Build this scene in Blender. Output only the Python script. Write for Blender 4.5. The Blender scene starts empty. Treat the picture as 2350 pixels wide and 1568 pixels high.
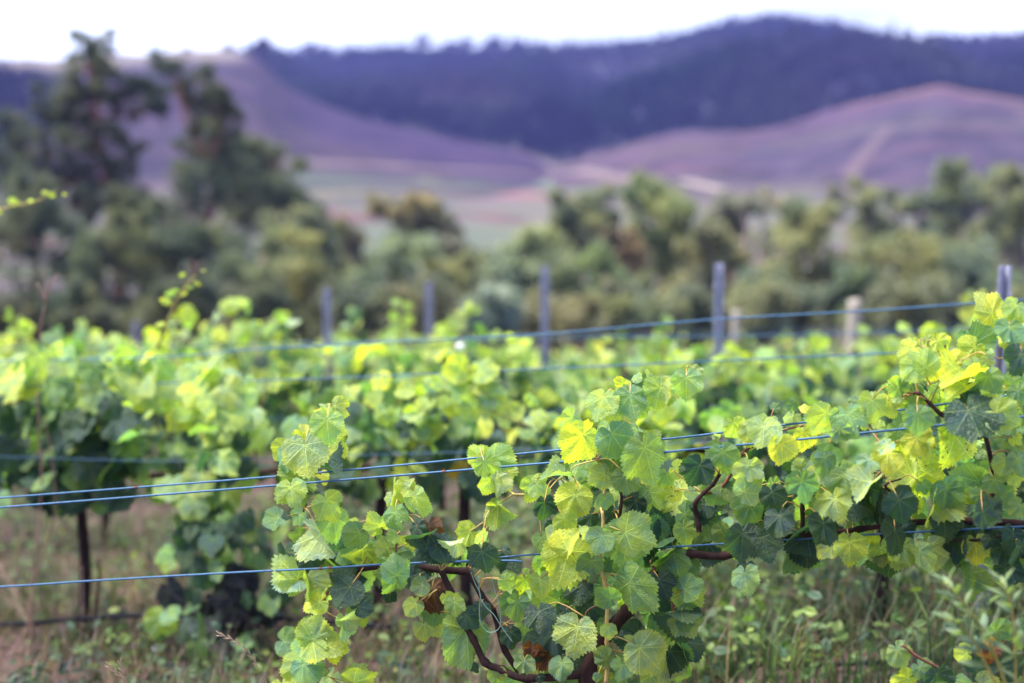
import bpy, math, random
import numpy as np
from mathutils import Vector, Matrix, noise as mnoise

sc = bpy.context.scene
COL = sc.collection
R = math.radians

# ------------------------------------------------------------------ camera
F = 2350 * 50.0 / 36.0
PITCH = math.atan(284 / F)
EYE = Vector((0, 0, 1.4))
cam_d = bpy.data.cameras.new('camera')
cam = bpy.data.objects.new('camera', cam_d)
COL.objects.link(cam)
cam.location = EYE
cam.rotation_euler = (math.pi / 2 - PITCH, 0, 0)
cam_d.lens = 50
cam_d.sensor_width = 36
cam_d.clip_start = 0.05
cam_d.clip_end = 6000
cam_d.dof.use_dof = True
cam_d.dof.focus_distance = 2.78
cam_d.dof.aperture_fstop = 1.6
sc.camera = cam

# ------------------------------------------------------------------ sky
SUN_EL, SUN_AZ = 62, -88          # azimuth from +Y, negative = left
w = bpy.data.worlds.new('World')
sc.world = w
w.use_nodes = True
nt = w.node_tree
nt.nodes.clear()
out = nt.nodes.new('ShaderNodeOutputWorld')
bg = nt.nodes.new('ShaderNodeBackground')
sky = nt.nodes.new('ShaderNodeTexSky')
sky.sky_type = 'NISHITA'
sky.sun_disc = False
sky.sun_elevation = R(SUN_EL)
sky.sun_rotation = R(SUN_AZ)
sky.altitude = 300
sky.dust_density = 2.0
tc = nt.nodes.new('ShaderNodeTexCoord')
mp = nt.nodes.new('ShaderNodeMapping')
mp.inputs['Scale'].default_value = (1.0, 1.0, 3.2)
nz = nt.nodes.new('ShaderNodeTexNoise')
nz.inputs['Scale'].default_value = 2.1
nz.inputs['Detail'].default_value = 5
nz.inputs['Roughness'].default_value = 0.55
rmp = nt.nodes.new('ShaderNodeValToRGB')
rmp.color_ramp.elements[0].position = 0.30
rmp.color_ramp.elements[0].color = (0.75, 0.75, 0.75, 1)
rmp.color_ramp.elements[1].position = 0.52
rmp.color_ramp.elements[1].color = (1, 1, 1, 1)
mix = nt.nodes.new('ShaderNodeMix')
mix.data_type = 'RGBA'
nt.links.new(tc.outputs['Generated'], mp.inputs['Vector'])
nt.links.new(mp.outputs[0], nz.inputs['Vector'])
nt.links.new(nz.outputs['Fac'], rmp.inputs[0])
nt.links.new(rmp.outputs[0], mix.inputs['Factor'])
cl = nt.nodes.new('ShaderNodeValToRGB')      # cloud brightness
cl.color_ramp.elements[0].position = 0.43
cl.color_ramp.elements[0].color = (0.27, 0.31, 0.40, 1)
cl.color_ramp.elements[1].position = 0.60
cl.color_ramp.elements[1].color = (0.70, 0.78, 1.0, 1)
cm = nt.nodes.new('ShaderNodeVectorMath')
cm.operation = 'SCALE'
cm.inputs['Scale'].default_value = 12.0
nt.links.new(nz.outputs['Fac'], cl.inputs[0])
nt.links.new(cl.outputs[0], cm.inputs[0])
nt.links.new(cm.outputs[0], mix.inputs['B'])
nt.links.new(sky.outputs[0], mix.inputs['A'])
nt.links.new(mix.outputs['Result'], bg.inputs['Color'])
bg.inputs['Strength'].default_value = 0.076
nt.links.new(bg.outputs[0], out.inputs['Surface'])

# ------------------------------------------------------------------ sun
sl = bpy.data.lights.new('sun', 'SUN')
sl.energy = 4.6
sl.angle = R(20)
sl.color = (1.0, 0.93, 0.80)
so = bpy.data.objects.new('sun', sl)
COL.objects.link(so)
sdir = Vector((math.sin(R(SUN_AZ)) * math.cos(R(SUN_EL)), math.cos(R(SUN_AZ)) * math.cos(R(SUN_EL)), math.sin(R(SUN_EL))))
so.rotation_euler = (-sdir).to_track_quat('-Z', 'Y').to_euler()

# ------------------------------------------------------------------ exposure
sc.view_settings.view_transform = 'Standard'
sc.view_settings.look = 'None'
sc.view_settings.exposure = 1.76
sc.view_settings.gamma = 1.0
sc.view_settings.use_curve_mapping = False
sc.render.engine = 'CYCLES'
sc.cycles.use_denoising = True
sc.cycles.max_bounces = 5
sc.cycles.diffuse_bounces = 2
sc.cycles.transmission_bounces = 4
sc.cycles.transparent_max_bounces = 6

# ================================================================== helpers
FW = Vector((0, math.cos(PITCH), -math.sin(PITCH)))
UP = Vector((0, math.sin(PITCH), math.cos(PITCH)))
RT = Vector((1, 0, 0))


def ray(xv, yv):
    return FW + RT * ((xv - 1175) / F) + UP * ((784 - yv) / F)


def P(xv, yv, Y):
    d = ray(xv, yv)
    return EYE + d * (Y / d.y)


ROWS = [2.76, 4.34, 5.95, 7.6, 9.4, 11.4, 13.6, 16.0, 18.6, 21.5]
TILT = 0.27


def rowY(k, xv, yv):
    """world y at which the ray through a picture point meets the vertical plane of a trellis row"""
    d = ray(xv, yv)
    return ROWS[k] / (1 + TILT * d.x / d.y)


def PR(k, xv, yv, dy=0.0):
    return P(xv, yv, rowY(k, xv, yv) + dy)


def interp(x, pts):
    if x <= pts[0][0]:
        return pts[0][1]
    for (a, b), (c, d) in zip(pts, pts[1:]):
        if x <= c:
            t = (x - a) / (c - a)
            return b + (d - b) * t
    return pts[-1][1]


def smooth_interp(x, pts):
    if x <= pts[0][0]:
        return pts[0][1]
    for (a, b), (c, d) in zip(pts, pts[1:]):
        if x <= c:
            t = (x - a) / (c - a)
            t = t * t * (3 - 2 * t) * 0.5 + t * 0.5
            return b + (d - b) * t
    return pts[-1][1]


def sstep(t):
    t = min(1, max(0, t))
    return t * t * (3 - 2 * t)


HP = [(0, .10), (4.6, .10), (6, .0), (8, -.22), (10, -.38), (15, -.85), (25, -2.0), (40, -3.4), (70, -4.6), (110, -4.0), (160, -2.0),
      (240, 3.0), (340, 10.5), (500, 22), (1500, 22)]


def gz(x, y):
    wgt = 1 - 1.0 * sstep((y - 4.0) / 5)
    z = smooth_interp(y, HP) + 0.08 * math.tanh(x / 9) * 9 * wgt
    return z


# ------------------------------------------------------------------ object helpers
def mesh_obj(name, verts, faces, mat, parent=None, smooth=True):
    me = bpy.data.meshes.new(name)
    me.from_pydata([tuple(v) for v in verts], [], faces)
    if smooth:
        me.polygons.foreach_set('use_smooth', [True] * len(me.polygons))
    me.update()
    if mat:
        me.materials.append(mat)
    o = bpy.data.objects.new(name, me)
    COL.objects.link(o)
    if parent:
        o.parent = parent
        o.matrix_basis = Matrix.Translation(-parent.location)
    return o


def tag(o, label=None, cat=None, group=None, kind=None):
    if label:
        o['label'] = label
    if cat:
        o['category'] = cat
    if group:
        o['group'] = group
    if kind:
        o['kind'] = kind
    return o


def empty(name, loc):
    o = bpy.data.objects.new(name, None)
    o.empty_display_size = 0.1
    COL.objects.link(o)
    o.location = loc
    return o


class MB:
    def __init__(self):
        self.v, self.f = [], []

    def tube(self, pts, radii, n=6, cap=True):
        pts = [Vector(p) for p in pts]
        if not hasattr(radii, '__len__'):
            radii = [radii] * len(pts)
        b = len(self.v)
        prev = None
        for i, p in enumerate(pts):
            if i == 0:
                t = pts[1] - pts[0]
            elif i == len(pts) - 1:
                t = pts[-1] - pts[-2]
            else:
                t = pts[i + 1] - pts[i - 1]
            t.normalize()
            if prev is None:
                a = Vector((0, 0, 1)) if abs(t.z) < 0.8 else Vector((0, 1, 0))
                u = t.cross(a).normalized()
            else:
                u = (prev - t * prev.dot(t))
                if u.length < 1e-6:
                    u = t.orthogonal()
                u.normalize()
            prev = u
            v = t.cross(u)
            for k in range(n):
                ang = 2 * math.pi * k / n
                self.v.append(p + (u * math.cos(ang) + v * math.sin(ang)) * radii[i])
        for i in range(len(pts) - 1):
            for k in range(n):
                a0 = b + i * n + k
                a1 = b + i * n + (k + 1) % n
                self.f.append((a0, a1, a1 + n, a0 + n))
        if cap:
            self.f.append(tuple(b + k for k in range(n))[::-1])
            e = b + (len(pts) - 1) * n
            self.f.append(tuple(e + k for k in range(n)))
        return self

    def ball(self, c, rx, ry, rz, axis=None, n=6, m=4):
        c = Vector(c)
        M = Matrix.Identity(3) if axis is None else Vector(axis).to_track_quat('Z', 'Y').to_matrix()
        b = len(self.v)
        self.v.append(c + M @ Vector((0, 0, rz)))
        for i in range(1, m):
            ph = math.pi * i / m
            for k in range(n):
                a = 2 * math.pi * k / n
                self.v.append(c + M @ Vector((rx * math.sin(ph) * math.cos(a), ry * math.sin(ph) * math.sin(a), rz * math.cos(ph))))
        self.v.append(c + M @ Vector((0, 0, -rz)))
        for k in range(n):
            self.f.append((b, b + 1 + k, b + 1 + (k + 1) % n))
        for i in range(m - 2):
            for k in range(n):
                a0 = b + 1 + i * n + k
                a1 = b + 1 + i * n + (k + 1) % n
                self.f.append((a0, a0 + n, a1 + n, a1))
        e = len(self.v) - 1
        s = b + 1 + (m - 2) * n
        for k in range(n):
            self.f.append((e, s + (k + 1) % n, s + k))
        return self

    def build(self, name, mat, parent=None, smooth=True):
        return mesh_obj(name, self.v, self.f, mat, parent, smooth)


def spline(pts, sub=4):
    """Catmull-Rom through points"""
    pts = [Vector(p) for p in pts]
    if len(pts) < 3:
        return [pts[0].lerp(pts[-1], i / sub) for i in range(sub + 1)]
    res = []
    for i in range(len(pts) - 1):
        p0 = pts[max(i - 1, 0)]
        p1, p2 = pts[i], pts[i + 1]
        p3 = pts[min(i + 2, len(pts) - 1)]
        for s in range(sub):
            t = s / sub
            res.append(0.5 * ((2 * p1) + (p2 - p0) * t + (2 * p0 - 5 * p1 + 4 * p2 - p3) * t * t + (3 * p1 - p0 - 3 * p2 + p3) * t ** 3))
    res.append(pts[-1])
    return res


# ================================================================== materials
class NG:
    """tiny node-graph helper"""

    def __init__(self, name):
        self.m = bpy.data.materials.new(name)
        self.m.use_nodes = True
        self.t = self.m.node_tree
        self.t.nodes.clear()
        self.out = self.t.nodes.new('ShaderNodeOutputMaterial')

    def n(self, typ, **kw):
        x = self.t.nodes.new(typ)
        for k, v in kw.items():
            setattr(x, k, v)
        return x

    def put(self, sock, v):
        if hasattr(v, 'is_linked') or isinstance(v, bpy.types.NodeSocket):
            self.t.links.new(v, sock)
        else:
            sock.default_value = v

    def math(self, op, a, b=None, c=None, clamp=False):
        x = self.n('ShaderNodeMath', operation=op, use_clamp=clamp)
        self.put(x.inputs[0], a)
        if b is not None:
            self.put(x.inputs[1], b)
        if c is not None:
            self.put(x.inputs[2], c)
        return x.outputs[0]

    def mixc(self, fac, a, b, blend='MIX'):
        x = self.n('ShaderNodeMix', data_type='RGBA', blend_type=blend)
        self.put(x.inputs['Factor'], fac)
        self.put(x.inputs['A'], a)
        self.put(x.inputs['B'], b)
        return x.outputs['Result']

    def noise(self, vec, scale, detail=3, rough=0.55, w=None, out='Fac'):
        x = self.n('ShaderNodeTexNoise')
        if w is not None:
            x.noise_dimensions = '4D'
            self.put(x.inputs['W'], w)
        if vec is not None:
            self.put(x.inputs['Vector'], vec)
        x.inputs['Scale'].default_value = scale
        x.inputs['Detail'].default_value = detail
        x.inputs['Roughness'].default_value = rough
        return x.outputs[out]

    def ss(self, v, lo, hi, a=0.0, b=1.0):
        x = self.n('ShaderNodeMapRange', interpolation_type='SMOOTHSTEP')
        self.put(x.inputs[0], v)
        self.put(x.inputs[1], lo)
        self.put(x.inputs[2], hi)
        self.put(x.inputs[3], a)
        self.put(x.inputs[4], b)
        return x.outputs[0]

    def ramp(self, fac, stops):
        x = self.n('ShaderNodeValToRGB')
        el = x.color_ramp.elements
        while len(el) < len(stops):
            el.new(0.5)
        for e, (p, c) in zip(el, stops):
            e.position = p
            e.color = (*c, 1)
        self.put(x.inputs[0], fac)
        return x.outputs[0]

    def bump(self, h, strength, dist=0.01):
        x = self.n('ShaderNodeBump')
        x.inputs['Strength'].default_value = strength
        x.inputs['Distance'].default_value = dist
        self.put(x.inputs['Height'], h)
        return x.outputs[0]

    def principled(self, col, rough=0.6, spec=0.3, metal=0.0, normal=None):
        x = self.n('ShaderNodeBsdfPrincipled')
        self.put(x.inputs['Base Color'], col)
        self.put(x.inputs['Roughness'], rough)
        self.put(x.inputs['Specular IOR Level'], spec)
        self.put(x.inputs['Metallic'], metal)
        if normal is not None:
            self.put(x.inputs['Normal'], normal)
        return x.outputs[0]

    def done(self, sh):
        self.t.links.new(sh, self.out.inputs['Surface'])
        return self.m


def leaf_material():
    g = NG('vine_leaf')
    tcn = g.n('ShaderNodeTexCoord')
    oi = g.n('ShaderNodeObjectInfo')
    co = tcn.outputs['Object']
    sx = g.n('ShaderNodeSeparateXYZ')
    g.t.links.new(co, sx.inputs[0])
    ax = g.math('ABSOLUTE', sx.outputs[0])
    y = sx.outputs[1]
    A, T = [], []
    for deg in (0, 47, 100):
        s, c = math.sin(R(deg)), math.cos(R(deg))
        a = g.math('ADD', g.math('MULTIPLY', ax, s), g.math('MULTIPLY', y, c))
        t = g.math('ABSOLUTE', g.math('SUBTRACT', g.math('MULTIPLY', ax, c), g.math('MULTIPLY', y, s)))
        t = g.math('ADD', t, g.math('MULTIPLY', g.math('LESS_THAN', a, 0.0), 5.0))
        A.append(a)
        T.append(t)
    s01 = g.math('LESS_THAN', T[1], T[0])
    a01 = g.math('ADD', A[0], g.math('MULTIPLY', s01, g.math('SUBTRACT', A[1], A[0])))
    t01 = g.math('MINIMUM', T[0], T[1])
    s2 = g.math('LESS_THAN', T[2], t01)
    an = g.math('ADD', a01, g.math('MULTIPLY', s2, g.math('SUBTRACT', A[2], a01)))
    tn = g.math('MINIMUM', t01, T[2])
    wv = g.math('SUBTRACT', 0.027, g.math('MULTIPLY', an, 0.017))
    main = g.ss(tn, g.math('MULTIPLY', wv, 0.35), wv, 1.0, 0.0)
    q = g.math('FRACT', g.math('MULTIPLY', g.math('SUBTRACT', an, g.math('MULTIPLY', tn, 0.85)), 7.0))
    q = g.math('ABSOLUTE', g.math('SUBTRACT', q, 0.5))
    sec = g.ss(q, 0.03, 0.13, 1.0, 0.0)
    vein = g.math('MAXIMUM', main, g.math('MULTIPLY', sec, 0.30))
    rnd = oi.outputs['Random']
    wof = g.math('MULTIPLY', rnd, 40.0)
    base = oi.outputs['Color']
    # mottling: yellower blotches, bluish patches
    n1 = g.noise(co, 1.9, 3, 0.6, w=wof)
    n2 = g.noise(co, 6.5, 4, 0.6, w=wof)
    yel = g.mixc(1.0, base, (1.18, 1.12, 0.70, 1), 'MULTIPLY')
    blu = g.mixc(1.0, base, (0.80, 0.92, 1.35, 1), 'MULTIPLY')
    col = g.mixc(g.ss(n1, 0.35, 0.62), blu, yel)
    dk = g.mixc(1.0, col, (0.88, 0.91, 0.9, 1), 'MULTIPLY')
    col = g.mixc(g.ss(n2, 0.3, 0.65), dk, col)
    rad = g.n('ShaderNodeVectorMath', operation='LENGTH')
    g.t.links.new(co, rad.inputs[0])
    edge = g.math('MULTIPLY', g.ss(g.math('ADD', rad.outputs['Value'], g.math('MULTIPLY', g.math('SUBTRACT', n2, 0.5), 0.5)), 0.45, 0.85), g.ss(g.math('FRACT', g.math('MULTIPLY', rnd, 3.7)), 0.2, 0.8))
    col = g.mixc(g.math('MULTIPLY', edge, 0.75), col, g.mixc(1.0, col, (1.5, 1.28, 0.62, 1), 'MULTIPLY'))
    # fine reticulate venation
    vo = g.n('ShaderNodeTexVoronoi', feature='DISTANCE_TO_EDGE')
    vo.inputs['Scale'].default_value = 17
    g.t.links.new(co, vo.inputs['Vector'])
    ret = g.ss(vo.outputs['Distance'], 0.02, 0.09, 1.0, 0.0)
    light = g.mixc(1.0, col, (1.5, 1.45, 1.25, 1), 'MULTIPLY')
    light = g.mixc(1.0, light, (0.05, 0.06, 0.012, 1), 'ADD')
    vfac = g.math('MAXIMUM', g.math('MULTIPLY', vein, 0.9), g.math('MULTIPLY', ret, 0.06))
    col = g.mixc(vfac, col, light)
    # white mildew / dust specks on some leaves
    sp = g.noise(co, 30, 2, 0.5, w=wof)
    spm = g.math('MULTIPLY', g.ss(sp, 0.63, 0.70), g.ss(g.noise(co, 2.2, 2, 0.5, w=wof), 0.5, 0.62))
    spm = g.math('MULTIPLY', spm, g.ss(g.math('FRACT', g.math('MULTIPLY', rnd, 7.31)), 0.55, 0.8, 0.0, 0.5))
    col = g.mixc(spm, col, (0.42, 0.50, 0.50, 1))
    # brown dead spots, amount carried by the leaf's colour alpha
    dm = g.noise(co, 3.4, 4, 0.62, w=g.math('ADD', wof, 7.0))
    thr = g.math('SUBTRACT', 0.86, g.math('MULTIPLY', oi.outputs['Alpha'], 0.27))
    dfac = g.ss(dm, thr, g.math('ADD', thr, 0.035))
    ring = g.ss(dm, g.math('SUBTRACT', thr, 0.05), thr)
    col = g.mixc(g.math('MULTIPLY', ring, 0.35), col, (0.34, 0.28, 0.03, 1))
    col = g.mixc(dfac, col, (0.105, 0.032, 0.018, 1))
    # relief
    h = g.math('ADD', g.math('MULTIPLY', vein, -0.8), g.math('MULTIPLY', n2, 1.0))
    h = g.math('ADD', h, g.math('MULTIPLY', ret, -0.45))
    nrm = g.bump(h, 0.45, 0.03)
    pr = g.principled(col, 0.42, 0.55, 0, nrm)
    tr = g.n('ShaderNodeBsdfTranslucent')
    tcol = g.mixc(1.0, col, (1.32, 1.48, 0.50, 1), 'MULTIPLY')
    g.t.links.new(tcol, tr.inputs['Color'])
    g.t.links.new(nrm, tr.inputs['Normal'])
    ms = g.n('ShaderNodeMixShader')
    g.put(ms.inputs[0], g.math('SUBTRACT', 0.52, g.math('MULTIPLY', dfac, 0.25)))
    g.t.links.new(pr, ms.inputs[1])
    g.t.links.new(tr.outputs[0], ms.inputs[2])
    return g.done(ms.outputs[0])


def simple_leaf_material(name, tr_fac=0.4, nscale=3.0, tmul=(1.5, 1.6, 0.4, 1), attr=None, mul=1.0, spec=0.3):
    g = NG(name)
    oi = g.n('ShaderNodeObjectInfo')
    geo = g.n('ShaderNodeNewGeometry')
    base = oi.outputs['Color']
    if attr:
        at = g.n('ShaderNodeAttribute', attribute_name=attr)
        base = at.outputs['Color']
    if mul != 1.0:
        base = g.mixc(1.0, base, (mul, mul, mul, 1), 'MULTIPLY')
    n1 = g.noise(geo.outputs['Position'], nscale, 3, 0.6)
    a = g.mixc(1.0, base, (0.62, 0.72, 0.85, 1), 'MULTIPLY')
    b = g.mixc(1.0, base, (1.4, 1.28, 1.0, 1), 'MULTIPLY')
    col = g.mixc(g.ss(n1, 0.32, 0.68), a, b)
    pr = g.principled(col, 0.55 if spec > .2 else 0.95, spec)
    tr = g.n('ShaderNodeBsdfTranslucent')
    g.t.links.new(g.mixc(1.0, col, tmul, 'MULTIPLY'), tr.inputs['Color'])
    ms = g.n('ShaderNodeMixShader')
    ms.inputs[0].default_value = tr_fac
    g.t.links.new(pr, ms.inputs[1])
    g.t.links.new(tr.outputs[0], ms.inputs[2])
    return g.done(ms.outputs[0])


def noise_material(name, c1, c2, scale=8, rough=0.8, spec=0.2, bump=0.4, bdist=0.01, stretch=None, metal=0.0, objcol=False, c3=None):
    g = NG(name)
    tcn = g.n('ShaderNodeTexCoord')
    v = tcn.outputs['Object']
    if stretch:
        mpn = g.n('ShaderNodeMapping')
        mpn.inputs['Scale'].default_value = stretch
        g.t.links.new(v, mpn.inputs['Vector'])
        v = mpn.outputs[0]
    n1 = g.noise(v, scale, 5, 0.62)
    stops = [(0.3, c1), (0.7, c2)]
    if c3:
        stops = [(0.28, c1), (0.5, c2), (0.72, c3)]
    col = g.ramp(n1, stops)
    if objcol:
        oi = g.n('ShaderNodeObjectInfo')
        col = g.mixc(1.0, col, oi.outputs['Color'], 'MULTIPLY')
    nrm = g.bump(n1, bump, bdist)
    return g.done(g.principled(col, rough, spec, metal, nrm))


M_LEAF = leaf_material()
M_LEAFJ = simple_leaf_material('vine_foliage', 0.45, 9.0, (1.10, 1.32, 0.60, 1), attr='tint', mul=0.85)
M_TREE = simple_leaf_material('tree_foliage', 0.35, 0.55, (1.2, 1.25, 0.7, 1), spec=0.08)
M_FOREST = simple_leaf_material('forest_foliage', 0.3, 0.02, (1.1, 1.1, 0.9, 1), attr='tint', spec=0.0)
M_WEED = simple_leaf_material('weed_foliage', 0.35, 2.5, (1.3, 1.4, 0.6, 1), attr='tint', mul=0.95)
M_PLANT = simple_leaf_material('plant_foliage', 0.38, 14, (1.4, 1.5, 0.5, 1))
M_TBARK = noise_material('trunk_bark', (0.010, 0.007, 0.009), (0.038, 0.022, 0.024), 50, 0.9, 0.15, 0.8, 0.005, (1, 1, 0.3))
M_BARK = noise_material('vine_bark', (0.014, 0.007, 0.008), (0.055, 0.026, 0.024), 60, 0.85, 0.2, 0.8, 0.004, (1, 1, 0.35))
M_CANE = noise_material('vine_cane', (0.10, 0.035, 0.024), (0.22, 0.10, 0.055), 70, 0.6, 0.3, 0.3, 0.002)
M_CANEY = noise_material('pale_cane', (0.34, 0.20, 0.08), (0.50, 0.36, 0.15), 60, 0.55, 0.3, 0.3, 0.002)
M_GREENSH = noise_material('green_shoot', (0.24, 0.24, 0.05), (0.36, 0.26, 0.08), 50, 0.5, 0.3, 0.2, 0.002)
M_PETI = noise_material('petiole', (0.30, 0.15, 0.06), (0.38, 0.30, 0.08), 22, 0.5, 0.35, 0.1, 0.001)
M_WIRE = noise_material('blue_steel_wire', (0.022, 0.072, 0.165), (0.058, 0.132, 0.24), 140, 0.55, 0.18, 0.3, 0.0008, metal=0.1)
M_RUST = noise_material('rusty_tie', (0.10, 0.03, 0.02), (0.22, 0.09, 0.06), 150, 0.8, 0.2, 0.5, 0.001)
M_STEEL = noise_material('galvanised_steel', (0.20, 0.21, 0.32), (0.34, 0.35, 0.47), 14, 0.5, 0.5, 0.15, 0.002, metal=0.3, c3=(0.27, 0.27, 0.36))
M_WOODP = noise_material('weathered_wood', (0.19, 0.17, 0.155), (0.34, 0.31, 0.285), 9, 0.9, 0.15, 0.5, 0.01, (6, 6, 0.7))
M_HOSE = noise_material('black_hose', (0.006, 0.007, 0.012), (0.016, 0.016, 0.026), 30, 0.9, 0.04, 0.2, 0.002)
M_TRUNK = noise_material('tree_bark', (0.55, 0.5, 0.5), (1.2, 1.1, 1.0), 1.4, 0.9, 0.15, 0.6, 0.05, (1, 1, 0.3), objcol=True)
M_STRAW = noise_material('dry_straw', (0.20, 0.14, 0.105), (0.36, 0.27, 0.19), 20, 0.8, 0.2, 0.1, 0.002)
M_STALK = noise_material('dead_stalk', (0.15, 0.085, 0.075), (0.30, 0.19, 0.15), 25, 0.8, 0.2, 0.2, 0.002)
M_TWINE = noise_material('green_twine', (0.10, 0.20, 0.18), (0.17, 0.29, 0.26), 200, 0.7, 0.2, 0.4, 0.001)
M_TAG = noise_material('white_plastic', (0.70, 0.72, 0.80), (0.80, 0.82, 0.86), 20, 0.45, 0.4, 0.05, 0.001)


PADDOCK = [(0.30, (0.15, 0.06, 0.06)), (0.38, (0.085, 0.055, 0.085)), (0.46, (0.055, 0.08, 0.055)),
           (0.53, (0.085, 0.085, 0.055)), (0.60, (0.075, 0.062, 0.09)), (0.70, (0.17, 0.062, 0.05))]


def soil_material():
    g = NG('ground')
    geo = g.n('ShaderNodeNewGeometry')
    p = geo.outputs['Position']
    sp = g.n('ShaderNodeSeparateXYZ')
    g.t.links.new(p, sp.inputs[0])
    n1 = g.noise(p, 3.2, 6, 0.65)
    n2 = g.noise(p, 0.7, 3, 0.55)
    n3 = g.noise(p, 34, 4, 0.65)
    near = g.ramp(n1, [(0.30, (0.018, 0.012, 0.015)), (0.47, (0.050, 0.031, 0.036)), (0.68, (0.125, 0.080, 0.086))])
    near = g.mixc(g.math('MULTIPLY', g.ss(n3, 0.35, 0.6, 1.0, 0.0), 0.6), near, (0.09, 0.06, 0.05, 1))
    near = g.mixc(g.ss(n2, 0.50, 0.64, 0.0, 0.6), near, (0.045, 0.065, 0.025, 1))
    # far paddocks: cut ground in mauve and straw with greener strips along the slope
    mpn = g.n('ShaderNodeMapping')
    mpn.inputs['Scale'].default_value = (0.0035, 0.021, 0.02)
    mpn.inputs['Rotation'].default_value = (0, 0, R(7))
    g.t.links.new(p, mpn.inputs['Vector'])
    f1 = g.noise(mpn.outputs[0], 2.3, 4, 0.6)
    far = g.ramp(f1, PADDOCK)
    f2 = g.noise(p, 0.12, 4, 0.6)
    far = g.mixc(g.ss(f2, 0.4, 0.65, 0.0, 0.2), far, (0.085, 0.066, 0.08, 1))
    scrub = g.ramp(g.noise(p, 0.5, 4, 0.6), [(0.35, (0.016, 0.022, 0.012)), (0.65, (0.042, 0.040, 0.028))])
    col = g.mixc(g.ss(sp.outputs[1], 14, 24), near, scrub)
    col = g.mixc(g.ss(sp.outputs[1], 75, 120), col, far)
    hgt = g.math('ADD', n1, g.math('MULTIPLY', n3, 0.4))
    nrm = g.bump(hgt, 0.7, 0.05)
    return g.done(g.principled(col, 0.95, 0.1, 0, nrm))


def hill_material(name, stops, sx=0.004, sy=0.02, rot=0.0, extra=None, feet=True):
    g = NG(name)
    geo = g.n('ShaderNodeNewGeometry')
    p = geo.outputs['Position']
    mpn = g.n('ShaderNodeMapping')
    mpn.inputs['Scale'].default_value = (sx, sy, sy)
    mpn.inputs['Rotation'].default_value = (0, 0, R(rot))
    g.t.links.new(p, mpn.inputs['Vector'])
    f1 = g.noise(mpn.outputs[0], 2.2, 5, 0.62)
    col = g.ramp(f1, stops)
    f2 = g.noise(p, 0.08, 5, 0.7)
    f4 = g.noise(p, 0.022, 4, 0.6)
    col = g.mixc(g.ss(f2, 0.42, 0.62, 0.0, 0.8), col, g.mixc(1.0, col, (0.42, 0.46, 0.52, 1), 'MULTIPLY'))
    col = g.mixc(g.ss(f4, 0.45, 0.62, 0.0, 0.7), col, g.mixc(1.0, col, (1.25, 1.45, 0.85, 1), 'MULTIPLY'))
    at = g.n('ShaderNodeAttribute', attribute_name='crest')
    if feet:
        mp2 = g.n('ShaderNodeMapping')
        mp2.inputs['Scale'].default_value = (0.006, 0.05, 0.05)
        mp2.inputs['Rotation'].default_value = (0, 0, R(rot * .5))
        g.t.links.new(p, mp2.inputs['Vector'])
        f3 = g.noise(mp2.outputs[0], 1.6, 4, 0.6)
        far = g.ramp(f3, PADDOCK)
        col = g.mixc(g.ss(g.math('ADD', at.outputs['Fac'], g.math('MULTIPLY', g.math('SUBTRACT', f1, 0.5), 0.3)), 0.10, 0.36, 1.0, 0.0), col, far)
    if extra:
        at = g.n('ShaderNodeAttribute', attribute_name='crest')
        col = g.mixc(g.ss(g.math('ADD', at.outputs['Fac'], g.math('MULTIPLY', g.math('SUBTRACT', f2, 0.5), 0.12)), extra[1], extra[2]), col, (*extra[0], 1))
    return g.done(g.principled(col, 0.95, 0.05, 0, g.bump(f2, 0.5, 1.0)))


# ================================================================== ground and hills
def build_ground():
    V, Fc = [], []
    nA = 300
    rs = [0.0] + list(np.geomspace(0.6, 1400, 130))
    angs = []
    for i in range(nA):
        t = i / nA * 2 - 1
        angs.append(math.copysign(abs(t) ** 1.7, t) * math.pi)
    V.append((0, 0, gz(0, 0)))
    for r in rs[1:]:
        for a in angs:
            x, y = r * math.sin(a), r * math.cos(a)
            z = gz(x, y)
            if 2 < y < 26 and abs(x) < 14:
                z += 0.035 * mnoise.noise(Vector((x * 1.6, y * 1.6, 0))) + 0.02 * mnoise.noise(Vector((x * 5, y * 5, 3)))
            V.append((x, y, z))
    for i in range(nA):
        Fc.append((0, 1 + (i + 1) % nA, 1 + i))
    for j in range(len(rs) - 2):
        b = 1 + j * nA
        for i in range(nA):
            i2 = (i + 1) % nA
            Fc.append((b + i, b + i2, b + nA + i2, b + nA + i))
    o = mesh_obj('ground', V, Fc, soil_material())
    tag(o, 'pinkish brown bare soil between the vine rows running out to mauve paddocks', kind='structure')


build_ground()


def hill_height(h, x, y):
    r = math.hypot(x, y)
    if y <= 1:
        return -99
    xv = 1175 + F * x / y / math.cos(PITCH)
    yc = smooth_interp(xv, h['prof'])
    Rc, Rf, Rb = h['R'], h['Rf'], h['Rb']
    zc = P(xv, yc, Rc).z
    z0 = gz(x, y) - 2.5
    zc0 = gz(x * Rc / r, y * Rc / r) - 2.5
    if r < Rc:
        t = (r - Rf) / (Rc - Rf)
        if t < 0:
            return z0
        k = t ** h.get('pow', 1.15)
        k = k * (1 - 0.25 * math.sin(math.pi * t) * h.get('cc', 0.0))
        dz = (zc - zc0) * k
        z = z0 + dz
    else:
        t = sstep((r - Rc) / (Rb - Rc))
        z = z0 + (zc - zc0) * (1 - t)
    z += h.get('rough', 0) * (mnoise.fractal(Vector((x * 0.009, y * 0.009, h['seed'])), 1, 2, 3)) * sstep((r - Rf) / 120) * (1 - sstep((r - Rc + 90) / 80))
    return z


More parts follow.
